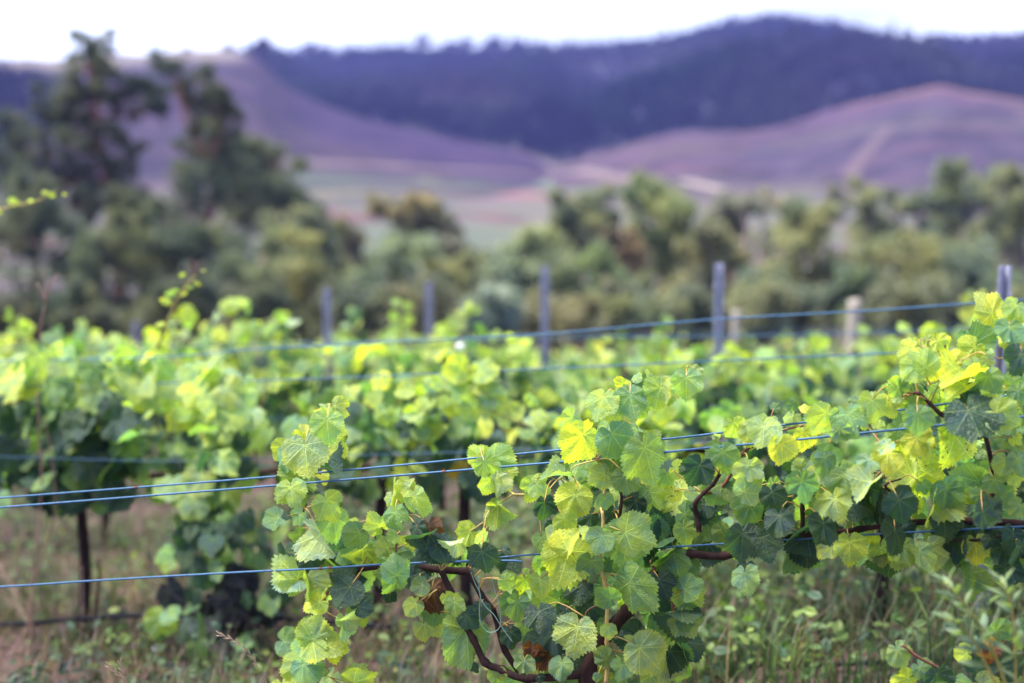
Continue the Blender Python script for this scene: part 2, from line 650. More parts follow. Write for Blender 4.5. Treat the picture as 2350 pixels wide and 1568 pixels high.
H_FOREST = dict(prof=[(-900, 215), (0, 210), (400, 200), (560, 180), (615, 150), (700, 146), (880, 140), (1000, 138), (1150, 140), (1250, 128), (1340, 132),
                      (1450, 122), (1560, 108), (1640, 84), (1740, 70), (1830, 72), (1900, 84), (1980, 110), (2080, 134), (2180, 126),
                      (2260, 130), (2350, 128), (2700, 135), (3300, 180)],
                R=720, Rf=330, Rb=1150, rough=30, seed=3.0, pow=1.25, cc=0.3, x0=-1300, x1=3500, n=(120, 60))
H_LEFT = dict(prof=[(-900, 200), (-300, 165), (0, 154), (130, 152), (300, 138), (430, 122), (530, 118), (600, 138), (650, 190), (700, 222), (760, 250), (830, 272), (900, 290),
                    (1050, 322), (1180, 348), (1290, 382), (1400, 430), (1500, 470), (1800, 520)],
              R=420, Rf=190, Rb=560, rough=1.2, seed=9.0, pow=1.15, cx=250, cw=290, x0=-1300, x1=1500, n=(110, 60))
H_RIGHT = dict(prof=[(900, 520), (1100, 450), (1200, 415), (1290, 386), (1400, 345), (1500, 316), (1560, 302), (1640, 302), (1700, 306), (1760, 300), (1820, 284), (1900, 258),
                     (2000, 238), (2080, 222), (2150, 209), (2220, 226), (2350, 247), (2700, 270), (3300, 360)],
               R=380, Rf=190, Rb=520, rough=1.0, seed=5.0, pow=1.1, cx=2130, cw=180, x0=1050, x1=3500, n=(110, 60))
HILLS = [H_FOREST, H_LEFT, H_RIGHT]


def total_height(x, y):
    return max([gz(x, y)] + [hill_height(h, x, y) for h in HILLS])


def hit(xv, yv, r0=60, r1=900, only=None):
    d = ray(xv, yv)
    prev = r0
    r = r0
    while r < r1:
        p = EYE + d * (r / d.y)
        hz = hill_height(only, p.x, p.y) if only else total_height(p.x, p.y)
        if p.z < hz:
            lo, hi = prev, r
            for _ in range(12):
                m = (lo + hi) / 2
                q = EYE + d * (m / d.y)
                hq = hill_height(only, q.x, q.y) if only else total_height(q.x, q.y)
                if q.z < hq:
                    hi = m
                else:
                    lo = m
            q = EYE + d * (hi / d.y)
            return q
        prev = r
        r += 3 if r < 420 else 6
    return None


def build_hill(h, name, mat, label):
    V, Fc, cr = [], [], []
    nu, nr = h['n']
    for i in range(nu):
        xv = h['x0'] + (h['x1'] - h['x0']) * i / (nu - 1)
        a = math.atan2((xv - 1175) / F, math.cos(PITCH))
        for j in range(nr):
            r = h['Rf'] - 10 + (h['Rb'] - h['Rf']) * j / (nr - 1)
            x, y = r * math.sin(a), r * math.cos(a)
            V.append((x, y, hill_height(h, x, y)))
            cw = 1 - 0.25 * sstep((abs(xv - h.get('cx', xv)) - h.get('cw', 1e6)) / 120)
            cr.append(max(0, min(1.2, (r - h['Rf']) / (h['R'] - h['Rf']))) * cw)
    for i in range(nu - 1):
        for j in range(nr - 1):
            k = i * nr + j
            Fc.append((k, k + 1, k + nr + 1, k + nr))
    o = mesh_obj(name, V, Fc, mat)
    at = o.data.attributes.new('crest', 'FLOAT', 'POINT')
    at.data.foreach_set('value', cr)
    tag(o, label, kind='structure')
    return o


build_hill(H_FOREST, 'forest_hill', hill_material('forest_floor', [(0.3, (0.016, 0.018, 0.036)), (0.5, (0.026, 0.024, 0.050)), (0.7, (0.016, 0.022, 0.030))], 0.006, 0.006),
           'tall rounded hill covered with dark bluish forest under the white sky')
build_hill(H_LEFT, 'bare_hill', hill_material('purple_slope', [(0.3, (0.021, 0.013, 0.038)), (0.48, (0.036, 0.022, 0.046)), (0.62, (0.021, 0.017, 0.040)), (0.74, (0.056, 0.022, 0.038))],
                                              0.004, 0.012, 12, extra=((0.13, 0.115, 0.105), 0.86, 0.97)),
           'smooth bare purple hillside with a pale grassy top at the left')
build_hill(H_RIGHT, 'bare_hill', hill_material('mauve_slope', [(0.28, (0.036, 0.028, 0.054)), (0.45, (0.062, 0.037, 0.058)), (0.58, (0.038, 0.032, 0.056)), (0.7, (0.076, 0.039, 0.050)), (0.78, (0.048, 0.048, 0.042))],
                                               0.006, 0.012, -14, extra=((0.11, 0.064, 0.056), 0.93, 1.0)),
           'cleared mauve pink hill with a sharp reddish crest at the right')


def strip_track(name, pix, width, mat, label):
    pts = [hit(x, y) for x, y in pix]
    pts = [p for p in pts if p]
    pts = spline(pts, 8)
    V, Fc = [], []
    for i, p in enumerate(pts):
        t = (pts[min(i + 1, len(pts) - 1)] - pts[max(i - 1, 0)])
        t.z = 0
        t.normalize()
        s = Vector((t.y, -t.x, 0))
        wd = width * (0.8 + 0.4 * random.random())
        for k in (-1, -0.5, 0, 0.5, 1):
            q = p + s * wd * 0.5 * k
            V.append((q.x, q.y, total_height(q.x, q.y) + 0.22 - 0.14 * k * k))
    for i in range(len(pts) - 1):
        for k in range(4):
            a = i * 5 + k
            Fc.append((a, a + 1, a + 6, a + 5))
    o = mesh_obj(name, V, Fc, mat)
    return tag(o, label, kind='structure')


random.seed(4)
M_TRACK = noise_material('pale_track', (0.095, 0.073, 0.080), (0.125, 0.098, 0.098), 0.2, 0.95, 0.05, 0.2, 0.1)
M_TRACKW = noise_material('white_track', (0.16, 0.13, 0.12), (0.21, 0.175, 0.16), 0.2, 0.95, 0.05, 0.2, 0.1)
M_TRACKP = noise_material('pink_track', (0.062, 0.046, 0.060), (0.082, 0.058, 0.068), 0.2, 0.95, 0.05, 0.2, 0.1)
strip_track('dirt_track', [(640, 370), (760, 376), (900, 382), (1050, 390), (1180, 396), (1290, 400), (1400, 404), (1500, 412)], 4.0, M_TRACK,
            'pale dirt track crossing below the purple hillside')
strip_track('dirt_track', [(1570, 416), (1600, 423), (1640, 432), (1665, 438)], 3.5, M_TRACKW,
            'bright whitish end of the dirt track above the tall green tree')
strip_track('dirt_track', [(1945, 410), (1970, 372), (2000, 335), (2030, 305), (2048, 290)], 3.2, M_TRACKP,
            'pinkish track climbing straight up the right hill')
strip_track('dirt_track', [(1180, 352), (1240, 368), (1290, 384), (1330, 372), (1380, 354)], 2.5, M_TRACK,
            'pale saddle of bare earth where the two hills meet')


M_STRIPG = noise_material('green_strip', (0.050, 0.062, 0.050), (0.064, 0.076, 0.055), 0.15, 0.95, 0.05, 0.2, 0.1)
M_STRIPS = noise_material('straw_strip', (0.085, 0.08, 0.055), (0.12, 0.112, 0.075), 0.15, 0.95, 0.05, 0.2, 0.1)
M_STRIPR = noise_material('red_earth', (0.075, 0.046, 0.054), (0.10, 0.052, 0.054), 0.15, 0.95, 0.05, 0.2, 0.1)
strip_track('field_strip', [(650, 408), (800, 412), (1000, 422), (1200, 430), (1400, 436)], 7, M_STRIPG, 'dull green strip of paddock below the long pale track')
strip_track('field_strip', [(700, 444), (850, 442), (1000, 452), (1150, 462), (1300, 466)], 5, M_STRIPS, 'straw coloured strip of paddock across the valley')
strip_track('field_strip', [(960, 412), (985, 416), (1015, 420)], 8, M_STRIPS, 'small pale straw patch in the paddock below the long track')
strip_track('field_strip', [(1030, 496), (1080, 492), (1130, 498), (1180, 506)], 5, M_STRIPR, 'red earth patch in the paddock above the middle shrubs')
strip_track('field_strip', [(740, 480), (790, 492), (850, 510)], 5, M_STRIPR, 'pinkish earth patch above the olive shrub')

# ------------------------------------------------------------------ forest on the far hill
def card_cloud(centers, tints, per, rnd, size, up=0.2):
    """leaf cards spread through ellipsoid crowns; centers = (pos, rx, rz)"""
    V, Fc, C = [], [], []
    for (c, rx, rz), col in zip(centers, tints):
        for _ in range(per):
            th = rnd.uniform(0, 2 * math.pi)
            u = rnd.uniform(-1, 1)
            rr = rnd.random() ** 0.45
            s = math.sqrt(1 - u * u)
            p = Vector((c[0] + rx * rr * s * math.cos(th), c[1] + rx * rr * s * math.sin(th), c[2] + rz * rr * u))
            nrm = Vector((rnd.gauss(0, 1), rnd.gauss(0, 1), rnd.gauss(0, 1) + up)).normalized()
            a = nrm.orthogonal().normalized()
            b = nrm.cross(a)
            ang = rnd.uniform(0, 6.28)
            a, b = a * math.cos(ang) + b * math.sin(ang), b * math.cos(ang) - a * math.sin(ang)
            sz = size * rx * rnd.uniform(0.6, 1.3)
            k = len(V)
            V += [p - a * sz * 1.2, p + b * sz * 0.55, p + a * sz * 1.2 - nrm * sz * .3, p - b * sz * 0.55]
            Fc.append((k, k + 1, k + 2, k + 3))
            f = rnd.uniform(0.9, 1.1)
            C += [(col[0] * f, col[1] * f, col[2] * f, 1)] * 4
    return V, Fc, C


def add_tint(o, C):
    at = o.data.color_attributes.new('tint', 'FLOAT_COLOR', 'POINT')
    at.data.foreach_set('color', np.array(C, dtype=np.float32).ravel())


rnd = random.Random(11)
cents, tints = [], []
tries = 0
while len(cents) < 7000 and tries < 40000:
    tries += 1
    xv = rnd.uniform(520, 2500)
    a = math.atan2((xv - 1175) / F, math.cos(PITCH))
    r = rnd.uniform(H_FOREST['Rf'] + 60, H_FOREST['R'] + 25)
    x, y = r * math.sin(a), r * math.cos(a)
    z = hill_height(H_FOREST, x, y)
    if z < max(hill_height(H_LEFT, x, y), hill_height(H_RIGHT, x, y), gz(x, y)) + 0.2:
        continue
    dens = mnoise.noise(Vector((x * 0.014, y * 0.014, 1)))
    if dens < -0.28 and rnd.random() < 0.7:
        continue
    hgt = rnd.uniform(4, 9)
    rx = rnd.uniform(1.6, 2.6)
    cents.append(((x, y, z + hgt * 0.5), rx, hgt * 0.55))
    k = min(1, max(0, .5 + 1.1 * mnoise.noise(Vector((x * 0.013, y * 0.013, 8)))))
    k2 = min(1, max(0, .5 + 1.1 * mnoise.noise(Vector((x * 0.02, y * 0.02, 18)))))
    tints.append((0.007 + .024 * k, 0.011 + .016 * k + .010 * k2, 0.026 + .026 * k - .012 * k2))
V, Fc, C = card_cloud(cents, tints, 16, rnd, 0.75, 0.8)
fo = mesh_obj('forest', V, Fc, M_FOREST, smooth=False)
add_tint(fo, C)
tag(fo, 'dense dark blue green forest covering the far rounded hill', 'forest', kind='stuff')
cents, tints = [], []
for _ in range(260):
    xv = rnd.uniform(-300, 120)
    yv = rnd.uniform(195, 330) + max(0, xv) * 0.15
    p = hit(xv, yv, 190, 420, H_LEFT)
    if p:
        hgt = rnd.uniform(4, 7)
        cents.append(((p.x, p.y, p.z + hgt * .45), rnd.uniform(2, 3.2), hgt * .5))
        tints.append((0.018, 0.02, 0.045))
V, Fc, C = card_cloud(cents, tints, 26, rnd, 0.5)
fo = mesh_obj('forest', V, Fc, M_FOREST, smooth=False)
add_tint(fo, C)
tag(fo, 'dark wood on the left hillside behind the tall gum trees', 'forest', kind='stuff')

# ================================================================== trees
TREE_RND = random.Random(5)


def foliage_mesh(clumps, rnd, leaf, dens, drop=0.35):
    V, Fc = [], []
    for c, rx, rz in clumps:
        n = int(dens * (0.4 + rx * rx * rz) ** 0.62)
        for _ in range(n):
            th = rnd.uniform(0, 2 * math.pi)
            u = rnd.uniform(-1, 1)
            rr = rnd.random() ** 0.5 * (1 + 0.18 * rnd.gauss(0, 1))
            s = math.sqrt(1 - u * u)
            p = Vector((c[0] + rx * rr * s * math.cos(th), c[1] + rx * rr * s * math.sin(th), c[2] + rz * rr * u))
            a = Vector((rnd.gauss(0, .6), rnd.gauss(0, .6), rnd.gauss(0, .6) - drop)).normalized()
            b = a.cross(Vector((rnd.gauss(0, 1), rnd.gauss(0, 1), rnd.gauss(0, 1)))).normalized()
            sz = leaf * rnd.uniform(0.6, 1.4)
            k = len(V)
            V += [p, p + a * sz * 0.5 + b * sz * 0.24, p + a * sz, p + a * sz * 0.5 - b * sz * 0.24]
            Fc.append((k, k + 1, k + 2, k + 3))
    return V, Fc


def tree(name, label, cat, Y, base_x, clumps, col, trunk_col=(0.20, 0.13, 0.12), trunks=None, tr=0.16, leaf=0.26, dens=260, group=None, base_y=None, airy=1.0):
    """clumps: picture points (x, y, radius in px, optional depth shift); trunks: lists of picture points from the foot up"""
    rnd = TREE_RND
    mpp = Y / F
    if base_y is None:
        foot = P(base_x, 600, Y)
        foot.z = gz(foot.x, Y)
    else:
        foot = P(base_x, base_y, Y)
        foot.z = min(foot.z, gz(foot.x, Y))
    root = empty(name, foot)
    cl = []
    for c in clumps:
        dy = c[3] if len(c) > 3 else rnd.uniform(-1, 1) * c[2] * mpp * 0.8
        p = P(c[0], c[1], Y + dy)
        r = c[2] * mpp * airy
        # several sub-clumps make the outline uneven
        cl.append((p, r * 0.85, r * 0.8))
        for _ in range(4):
            th, u = rnd.uniform(0, 6.28), rnd.uniform(-0.9, 0.9)
            q = p + Vector((math.cos(th) * r * 0.95, math.sin(th) * r * 0.95, u * r * 0.95))
            cl.append((q, r * rnd.uniform(0.3, 0.55), r * rnd.uniform(0.26, 0.5)))
    V, Fc = foliage_mesh(cl, rnd, leaf, dens)
    crown = mesh_obj('crown', V, Fc, M_TREE, root, smooth=False)
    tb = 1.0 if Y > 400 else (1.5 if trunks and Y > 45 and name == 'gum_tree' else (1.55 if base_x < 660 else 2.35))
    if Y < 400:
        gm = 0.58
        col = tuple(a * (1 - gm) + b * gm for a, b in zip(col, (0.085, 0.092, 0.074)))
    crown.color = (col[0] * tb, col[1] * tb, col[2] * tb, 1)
    mb = MB()
    mains = []
    for t in (trunks or [[(base_x, None), (sum(c[0] for c in clumps) / len(clumps), min(c[1] for c in clumps) + 20)]]):
        pts = []
        for i, (a, b) in enumerate(t):
            if b is None:
                pts.append(foot + Vector((0, 0, -0.3)))
            else:
                pts.append(P(a, b, Y))
        pts = spline(pts, 5)
        n = len(pts)
        for i in range(1, n - 1):
            pts[i] = pts[i] + Vector((rnd.gauss(0, .04), rnd.gauss(0, .04), 0))
        mb.tube(pts, [tr * (1 - 0.72 * i / n) * (1.35 if i == 0 else 1) for i in range(n)], 8)
        mains += pts
    tk = mb.build('trunk', M_TRUNK, root)
    tk.color = (*trunk_col, 1)
    for c in clumps:
        p = P(c[0], c[1], Y)
        below = [q for q in mains if q.z < p.z + c[2] * mpp * 0.2] or mains
        q = min(below, key=lambda q: (q - p).length)
        if 0.3 < (q - p).length:
            mid = q.lerp(p, 0.5) + Vector((rnd.gauss(0, .1), rnd.gauss(0, .1), -0.08 * (q - p).length))
            ob = MB().tube(spline([q, mid, p], 4), [tr * 0.36 * (1 - 0.75 * i / 8) for i in range(9)], 5).build('limb', M_TRUNK, root)
            ob.color = (trunk_col[0] * .5 + .05, trunk_col[1] * .5 + .05, trunk_col[2] * .5 + .05, 1)
    tag(root, label, cat, group)
    return root


DK = (0.045, 0.066, 0.050)
MID = (0.060, 0.085, 0.040)
OLV = (0.120, 0.125, 0.050)
GREY = (0.110, 0.145, 0.105)
BLU = (0.135, 0.185, 0.210)
BRN = (0.115, 0.085, 0.050)
RED = (0.135, 0.070, 0.050)
GTR = 'trees and shrubs between the vineyard and the hills'

tree('gum_tree', 'tallest gum tree at the left with a rust red trunk and ragged dark crown', 'tree', 48, 290,
     [(205, 112, 44), (168, 150, 40), (236, 92, 26), (246, 165, 46), (150, 190, 44), (118, 232, 38), (296, 190, 32), (335, 232, 46), (345, 205, 30), (370, 250, 30), (205, 282, 62),
      (190, 335, 52), (232, 350, 40), (300, 350, 32), (60, 302, 50), (104, 350, 56), (28, 330, 42), (130, 410, 50), (215, 420, 44), (30, 410, 50), (170, 470, 46), (300, 430, 40), (320, 480, 44), (80, 460, 50), (190, 220, 40), (250, 225, 34), (160, 260, 44), (140, 300, 44), (250, 300, 38), (170, 380, 46), (55, 380, 50), (15, 370, 44), (270, 390, 34), (225, 470, 46)],
     (0.030, 0.048, 0.044), (0.30, 0.11, 0.075), [[(290, None), (268, 620), (256, 520), (247, 430), (228, 320), (210, 180), (205, 110)]], 0.24, 0.16, 250, GTR, airy=0.95)
tree('gum_tree', 'second tall gum tree with a leaning pale limb beside the rust red trunk', 'tree', 46, 415,
     [(402, 158, 46), (440, 182, 42), (478, 228, 36), (512, 215, 28), (506, 288, 50), (480, 335, 52), (428, 402, 66), (500, 420, 76), (560, 440, 60), (470, 480, 66), (400, 470, 44), (440, 230, 34), (462, 280, 38), (540, 345, 42), (540, 255, 22), (450, 350, 40), (520, 380, 52)],
     (0.034, 0.052, 0.044), (0.30, 0.16, 0.13), [[(415, None), (455, 560), (492, 470), (480, 380), (430, 280), (404, 170)], [(480, 380), (505, 300)]], 0.18, 0.16, 260, GTR, airy=0.95)
tree('gum_tree', 'green leafy tree right of the tall gums against the purple slope', 'tree', 50, 640,
     [(600, 345, 44), (590, 380, 52), (640, 410, 58), (670, 450, 40), (610, 450, 70), (640, 500, 60), (715, 490, 34), (570, 510, 60), (560, 335, 34), (545, 400, 46), (700, 500, 44), (735, 530, 40), (560, 450, 50)],
     (0.058, 0.088, 0.060), (0.2, 0.13, 0.12), None, 0.16, 0.20, 300, GTR, airy=0.95)
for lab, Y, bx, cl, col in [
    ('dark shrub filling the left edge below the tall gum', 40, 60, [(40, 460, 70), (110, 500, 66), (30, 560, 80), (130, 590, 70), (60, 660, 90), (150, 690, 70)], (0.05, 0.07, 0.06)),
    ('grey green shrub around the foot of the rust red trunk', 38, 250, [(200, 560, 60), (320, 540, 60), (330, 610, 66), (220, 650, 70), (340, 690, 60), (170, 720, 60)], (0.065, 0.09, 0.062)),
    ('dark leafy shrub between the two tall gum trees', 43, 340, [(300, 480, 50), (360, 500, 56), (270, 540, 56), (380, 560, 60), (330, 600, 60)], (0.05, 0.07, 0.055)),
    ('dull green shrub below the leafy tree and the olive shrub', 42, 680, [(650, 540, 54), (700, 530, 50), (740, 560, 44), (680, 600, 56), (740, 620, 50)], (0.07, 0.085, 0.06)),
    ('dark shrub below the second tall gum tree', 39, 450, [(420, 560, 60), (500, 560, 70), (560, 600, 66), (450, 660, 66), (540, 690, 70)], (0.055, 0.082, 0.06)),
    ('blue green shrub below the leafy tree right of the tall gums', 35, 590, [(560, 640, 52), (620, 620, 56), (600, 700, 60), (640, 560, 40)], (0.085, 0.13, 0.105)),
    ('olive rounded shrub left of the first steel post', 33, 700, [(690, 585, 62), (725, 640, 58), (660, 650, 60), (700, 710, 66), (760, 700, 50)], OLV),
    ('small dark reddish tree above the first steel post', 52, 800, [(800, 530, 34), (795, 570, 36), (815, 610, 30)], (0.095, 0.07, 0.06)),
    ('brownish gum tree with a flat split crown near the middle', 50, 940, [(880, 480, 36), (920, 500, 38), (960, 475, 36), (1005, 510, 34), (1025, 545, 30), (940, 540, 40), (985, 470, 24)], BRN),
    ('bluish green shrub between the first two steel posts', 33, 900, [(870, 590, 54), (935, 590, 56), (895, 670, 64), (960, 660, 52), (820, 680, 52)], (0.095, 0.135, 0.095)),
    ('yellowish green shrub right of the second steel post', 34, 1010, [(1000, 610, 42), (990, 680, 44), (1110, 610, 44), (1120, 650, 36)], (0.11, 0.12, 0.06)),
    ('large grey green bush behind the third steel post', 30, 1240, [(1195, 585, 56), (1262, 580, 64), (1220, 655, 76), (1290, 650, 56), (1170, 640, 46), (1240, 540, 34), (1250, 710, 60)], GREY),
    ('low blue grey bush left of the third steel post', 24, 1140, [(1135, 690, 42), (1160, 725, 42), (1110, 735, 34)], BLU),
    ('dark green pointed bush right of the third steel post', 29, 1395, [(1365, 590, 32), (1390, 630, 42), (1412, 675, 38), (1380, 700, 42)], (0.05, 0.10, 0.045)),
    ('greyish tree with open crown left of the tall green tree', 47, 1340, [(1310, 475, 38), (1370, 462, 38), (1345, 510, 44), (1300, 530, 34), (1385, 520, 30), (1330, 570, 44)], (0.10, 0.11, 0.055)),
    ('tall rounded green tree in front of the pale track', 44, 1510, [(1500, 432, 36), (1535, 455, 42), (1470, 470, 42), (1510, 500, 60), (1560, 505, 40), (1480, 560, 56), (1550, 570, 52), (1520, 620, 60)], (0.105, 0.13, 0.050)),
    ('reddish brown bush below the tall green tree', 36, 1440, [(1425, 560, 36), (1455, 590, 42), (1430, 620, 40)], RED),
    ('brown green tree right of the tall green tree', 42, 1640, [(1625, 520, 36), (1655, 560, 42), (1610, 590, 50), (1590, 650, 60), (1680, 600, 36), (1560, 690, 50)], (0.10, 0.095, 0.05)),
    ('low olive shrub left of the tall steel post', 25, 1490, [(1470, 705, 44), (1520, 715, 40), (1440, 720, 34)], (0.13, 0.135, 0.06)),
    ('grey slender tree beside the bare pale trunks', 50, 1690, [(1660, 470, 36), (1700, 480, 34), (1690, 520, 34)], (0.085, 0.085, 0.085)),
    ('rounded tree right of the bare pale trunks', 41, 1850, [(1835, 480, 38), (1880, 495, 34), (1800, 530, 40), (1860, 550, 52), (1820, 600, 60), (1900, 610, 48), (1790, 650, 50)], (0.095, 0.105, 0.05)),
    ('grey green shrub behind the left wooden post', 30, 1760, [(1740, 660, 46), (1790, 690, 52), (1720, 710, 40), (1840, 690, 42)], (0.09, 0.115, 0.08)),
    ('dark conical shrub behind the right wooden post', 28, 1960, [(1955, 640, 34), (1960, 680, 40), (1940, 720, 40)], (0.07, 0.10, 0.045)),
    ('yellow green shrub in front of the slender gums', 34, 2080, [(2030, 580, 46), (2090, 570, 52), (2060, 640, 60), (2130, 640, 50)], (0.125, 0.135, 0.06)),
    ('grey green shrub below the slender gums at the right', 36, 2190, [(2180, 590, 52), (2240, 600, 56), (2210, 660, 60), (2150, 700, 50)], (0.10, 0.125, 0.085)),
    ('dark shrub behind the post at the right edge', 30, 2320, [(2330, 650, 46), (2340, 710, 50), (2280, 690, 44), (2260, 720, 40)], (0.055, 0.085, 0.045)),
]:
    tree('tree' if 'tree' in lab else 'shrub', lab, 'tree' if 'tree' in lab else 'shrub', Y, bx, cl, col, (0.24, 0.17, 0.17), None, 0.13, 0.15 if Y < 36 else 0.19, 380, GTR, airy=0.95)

br = random.Random(31)
BN = ['leftmost', 'second', 'third', 'fourth', 'fifth', 'sixth', 'seventh', 'eighth', 'ninth', 'tenth', 'eleventh', 'twelfth', 'thirteenth', 'fourteenth', 'fifteenth', 'rightmost']
for i in range(16):
    bx = 700 + i * 108 + br.uniform(-25, 25)
    top = interp(bx, [(700, 600), (1200, 590), (1300, 520), (1600, 540), (1750, 520), (2000, 500), (2350, 500)]) + br.uniform(-15, 25)
    cl = [(bx + br.uniform(-50, 50), top + 40 + q * 34 + br.uniform(-10, 10), br.uniform(34, 52)) for q in range(6)]
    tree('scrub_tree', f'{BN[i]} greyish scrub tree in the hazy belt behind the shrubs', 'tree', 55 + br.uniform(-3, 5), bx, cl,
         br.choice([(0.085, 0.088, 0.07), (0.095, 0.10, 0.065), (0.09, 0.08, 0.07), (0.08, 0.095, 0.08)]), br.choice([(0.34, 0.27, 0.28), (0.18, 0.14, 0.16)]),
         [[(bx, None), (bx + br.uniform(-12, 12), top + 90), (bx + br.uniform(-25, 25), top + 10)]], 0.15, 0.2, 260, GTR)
for i in range(16):
    bx = 40 + i * 152 + br.uniform(-30, 30)
    cl = [(bx + br.uniform(-70, 70), 715 + br.uniform(-35, 45), br.uniform(34, 50)) for q in range(6)]
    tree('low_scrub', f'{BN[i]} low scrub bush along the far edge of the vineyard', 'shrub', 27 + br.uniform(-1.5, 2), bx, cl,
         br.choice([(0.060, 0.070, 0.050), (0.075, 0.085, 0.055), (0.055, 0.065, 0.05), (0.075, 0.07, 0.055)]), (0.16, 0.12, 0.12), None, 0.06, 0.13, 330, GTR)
tree('gum_tree', 'bare dark trunk with thin brown foliage right of the second steel post', 'tree', 36, 1050,
     [(1075, 590, 36), (1040, 570, 26), (1095, 640, 30)], (0.10, 0.08, 0.075), (0.13, 0.09, 0.11), [[(1050, None), (1052, 640), (1046, 560)], [(1052, 650), (1090, 590)]], 0.28, 0.26, 170, GTR)
for i, (bx, tx, ty, cl) in enumerate([
    (1712, 1706, 475, [(1706, 470, 22)]), (1748, 1738, 450, [(1740, 462, 24)]), (1775, 1790, 455, [(1790, 470, 24)]), (1930, 1936, 440, [(1935, 450, 26)]),
    (2000, 1996, 430, [(1996, 450, 36), (2002, 510, 34)]), (2050, 2056, 440, [(2056, 470, 36), (2040, 530, 34)]), (2112, 2106, 440, [(2110, 465, 38), (2120, 530, 34)]),
    (2165, 2170, 390, [(2165, 405, 36), (2185, 450, 40), (2160, 500, 36)]), (2215, 2222, 400, [(2222, 430, 36), (2215, 490, 38)]), (2268, 2262, 420, [(2262, 440, 34), (2270, 505, 36)]),
    (2310, 2306, 395, [(2306, 415, 34), (2312, 480, 40), (2300, 540, 34)]), (2345, 2352, 420, [(2350, 440, 40), (2345, 520, 42)])]):
    pale = i < 4
    ords = ['leftmost', 'second', 'third', 'rightmost']
    ords2 = ['first', 'second', 'third', 'fourth', 'fifth', 'sixth', 'seventh', 'last']
    lab = (f'{ords[i]} bare pale thin trunk left of the slender gums' if pale else f'{ords2[i - 4]} slender dark gum from the left in the stand at the right')
    tree('gum_sapling' if pale else 'slender_gum', lab, 'tree', 46 + (i % 3) * 3, bx, cl, (0.10, 0.095, 0.10) if pale else [(0.062, 0.08, 0.058), (0.08, 0.10, 0.06), (0.055, 0.065, 0.075)][i % 3],
         (0.30, 0.24, 0.26) if pale else (0.12, 0.10, 0.15), [[(bx, None), ((bx + tx) / 2 + 4, (ty + 640) / 2), (tx, ty)]], 0.09 if pale else 0.14, 0.2, 110 if pale else 330, GTR)

for i, (xv, yv, r, lab) in enumerate([
    (605, 100, 15, 'lone tree standing on the grassy crest of the left hill'), (708, 104, 12, 'thin lone tree on the skyline right of the grassy crest'),
    (428, 118, 9, 'small dark bush on the crest of the left hill'), (972, 94, 16, 'leftmost tree of the open clump on the skyline'),
    (1030, 104, 14, 'second tree of the open clump on the skyline'), (1065, 100, 15, 'third tree of the open clump on the skyline'),
    (1130, 100, 18, 'broad tree in the middle of the skyline clump'), (1185, 104, 17, 'fifth tree of the skyline clump'),
    (1250, 112, 16, 'rightmost tree of the skyline clump'), (885, 122, 11, 'small tree left of the open skyline clump')]):
    Yd = 418 if xv in (428, 605) else 712
    h = H_LEFT if Yd == 418 else H_FOREST
    b = P(xv, 150, Yd)
    b.z = hill_height(h, b.x, b.y)
    yb = 784 - F * ((b - EYE).dot(UP) / (b - EYE).dot(FW))
    tree('skyline_tree', lab, 'tree', Yd, xv, [(xv - r * .5, yv + 3, r * .75), (xv + r * .5, yv - 2, r * .75), (xv, yv - r * .4, r * .6)], (0.05, 0.045, 0.075), (0.08, 0.07, 0.09),
         [[(xv, yb + 4), (xv + 1, (yb + yv) / 2), (xv, yv)]], 0.45, 1.3, 36, 'lone trees along the skyline', base_y=yb + 4)

# ================================================================== vine leaves
LR = random.Random(21)
OUTL = [(0, 1.0), (8, .95), (17, .84), (26, .74), (33, .73), (42, .82), (51, .85), (60, .79), (72, .70), (82, .66), (95, .64), (106, .58), (120, .50), (135, .45), (150, .42), (160, .36), (168, .22), (174, .08), (180, .02)]


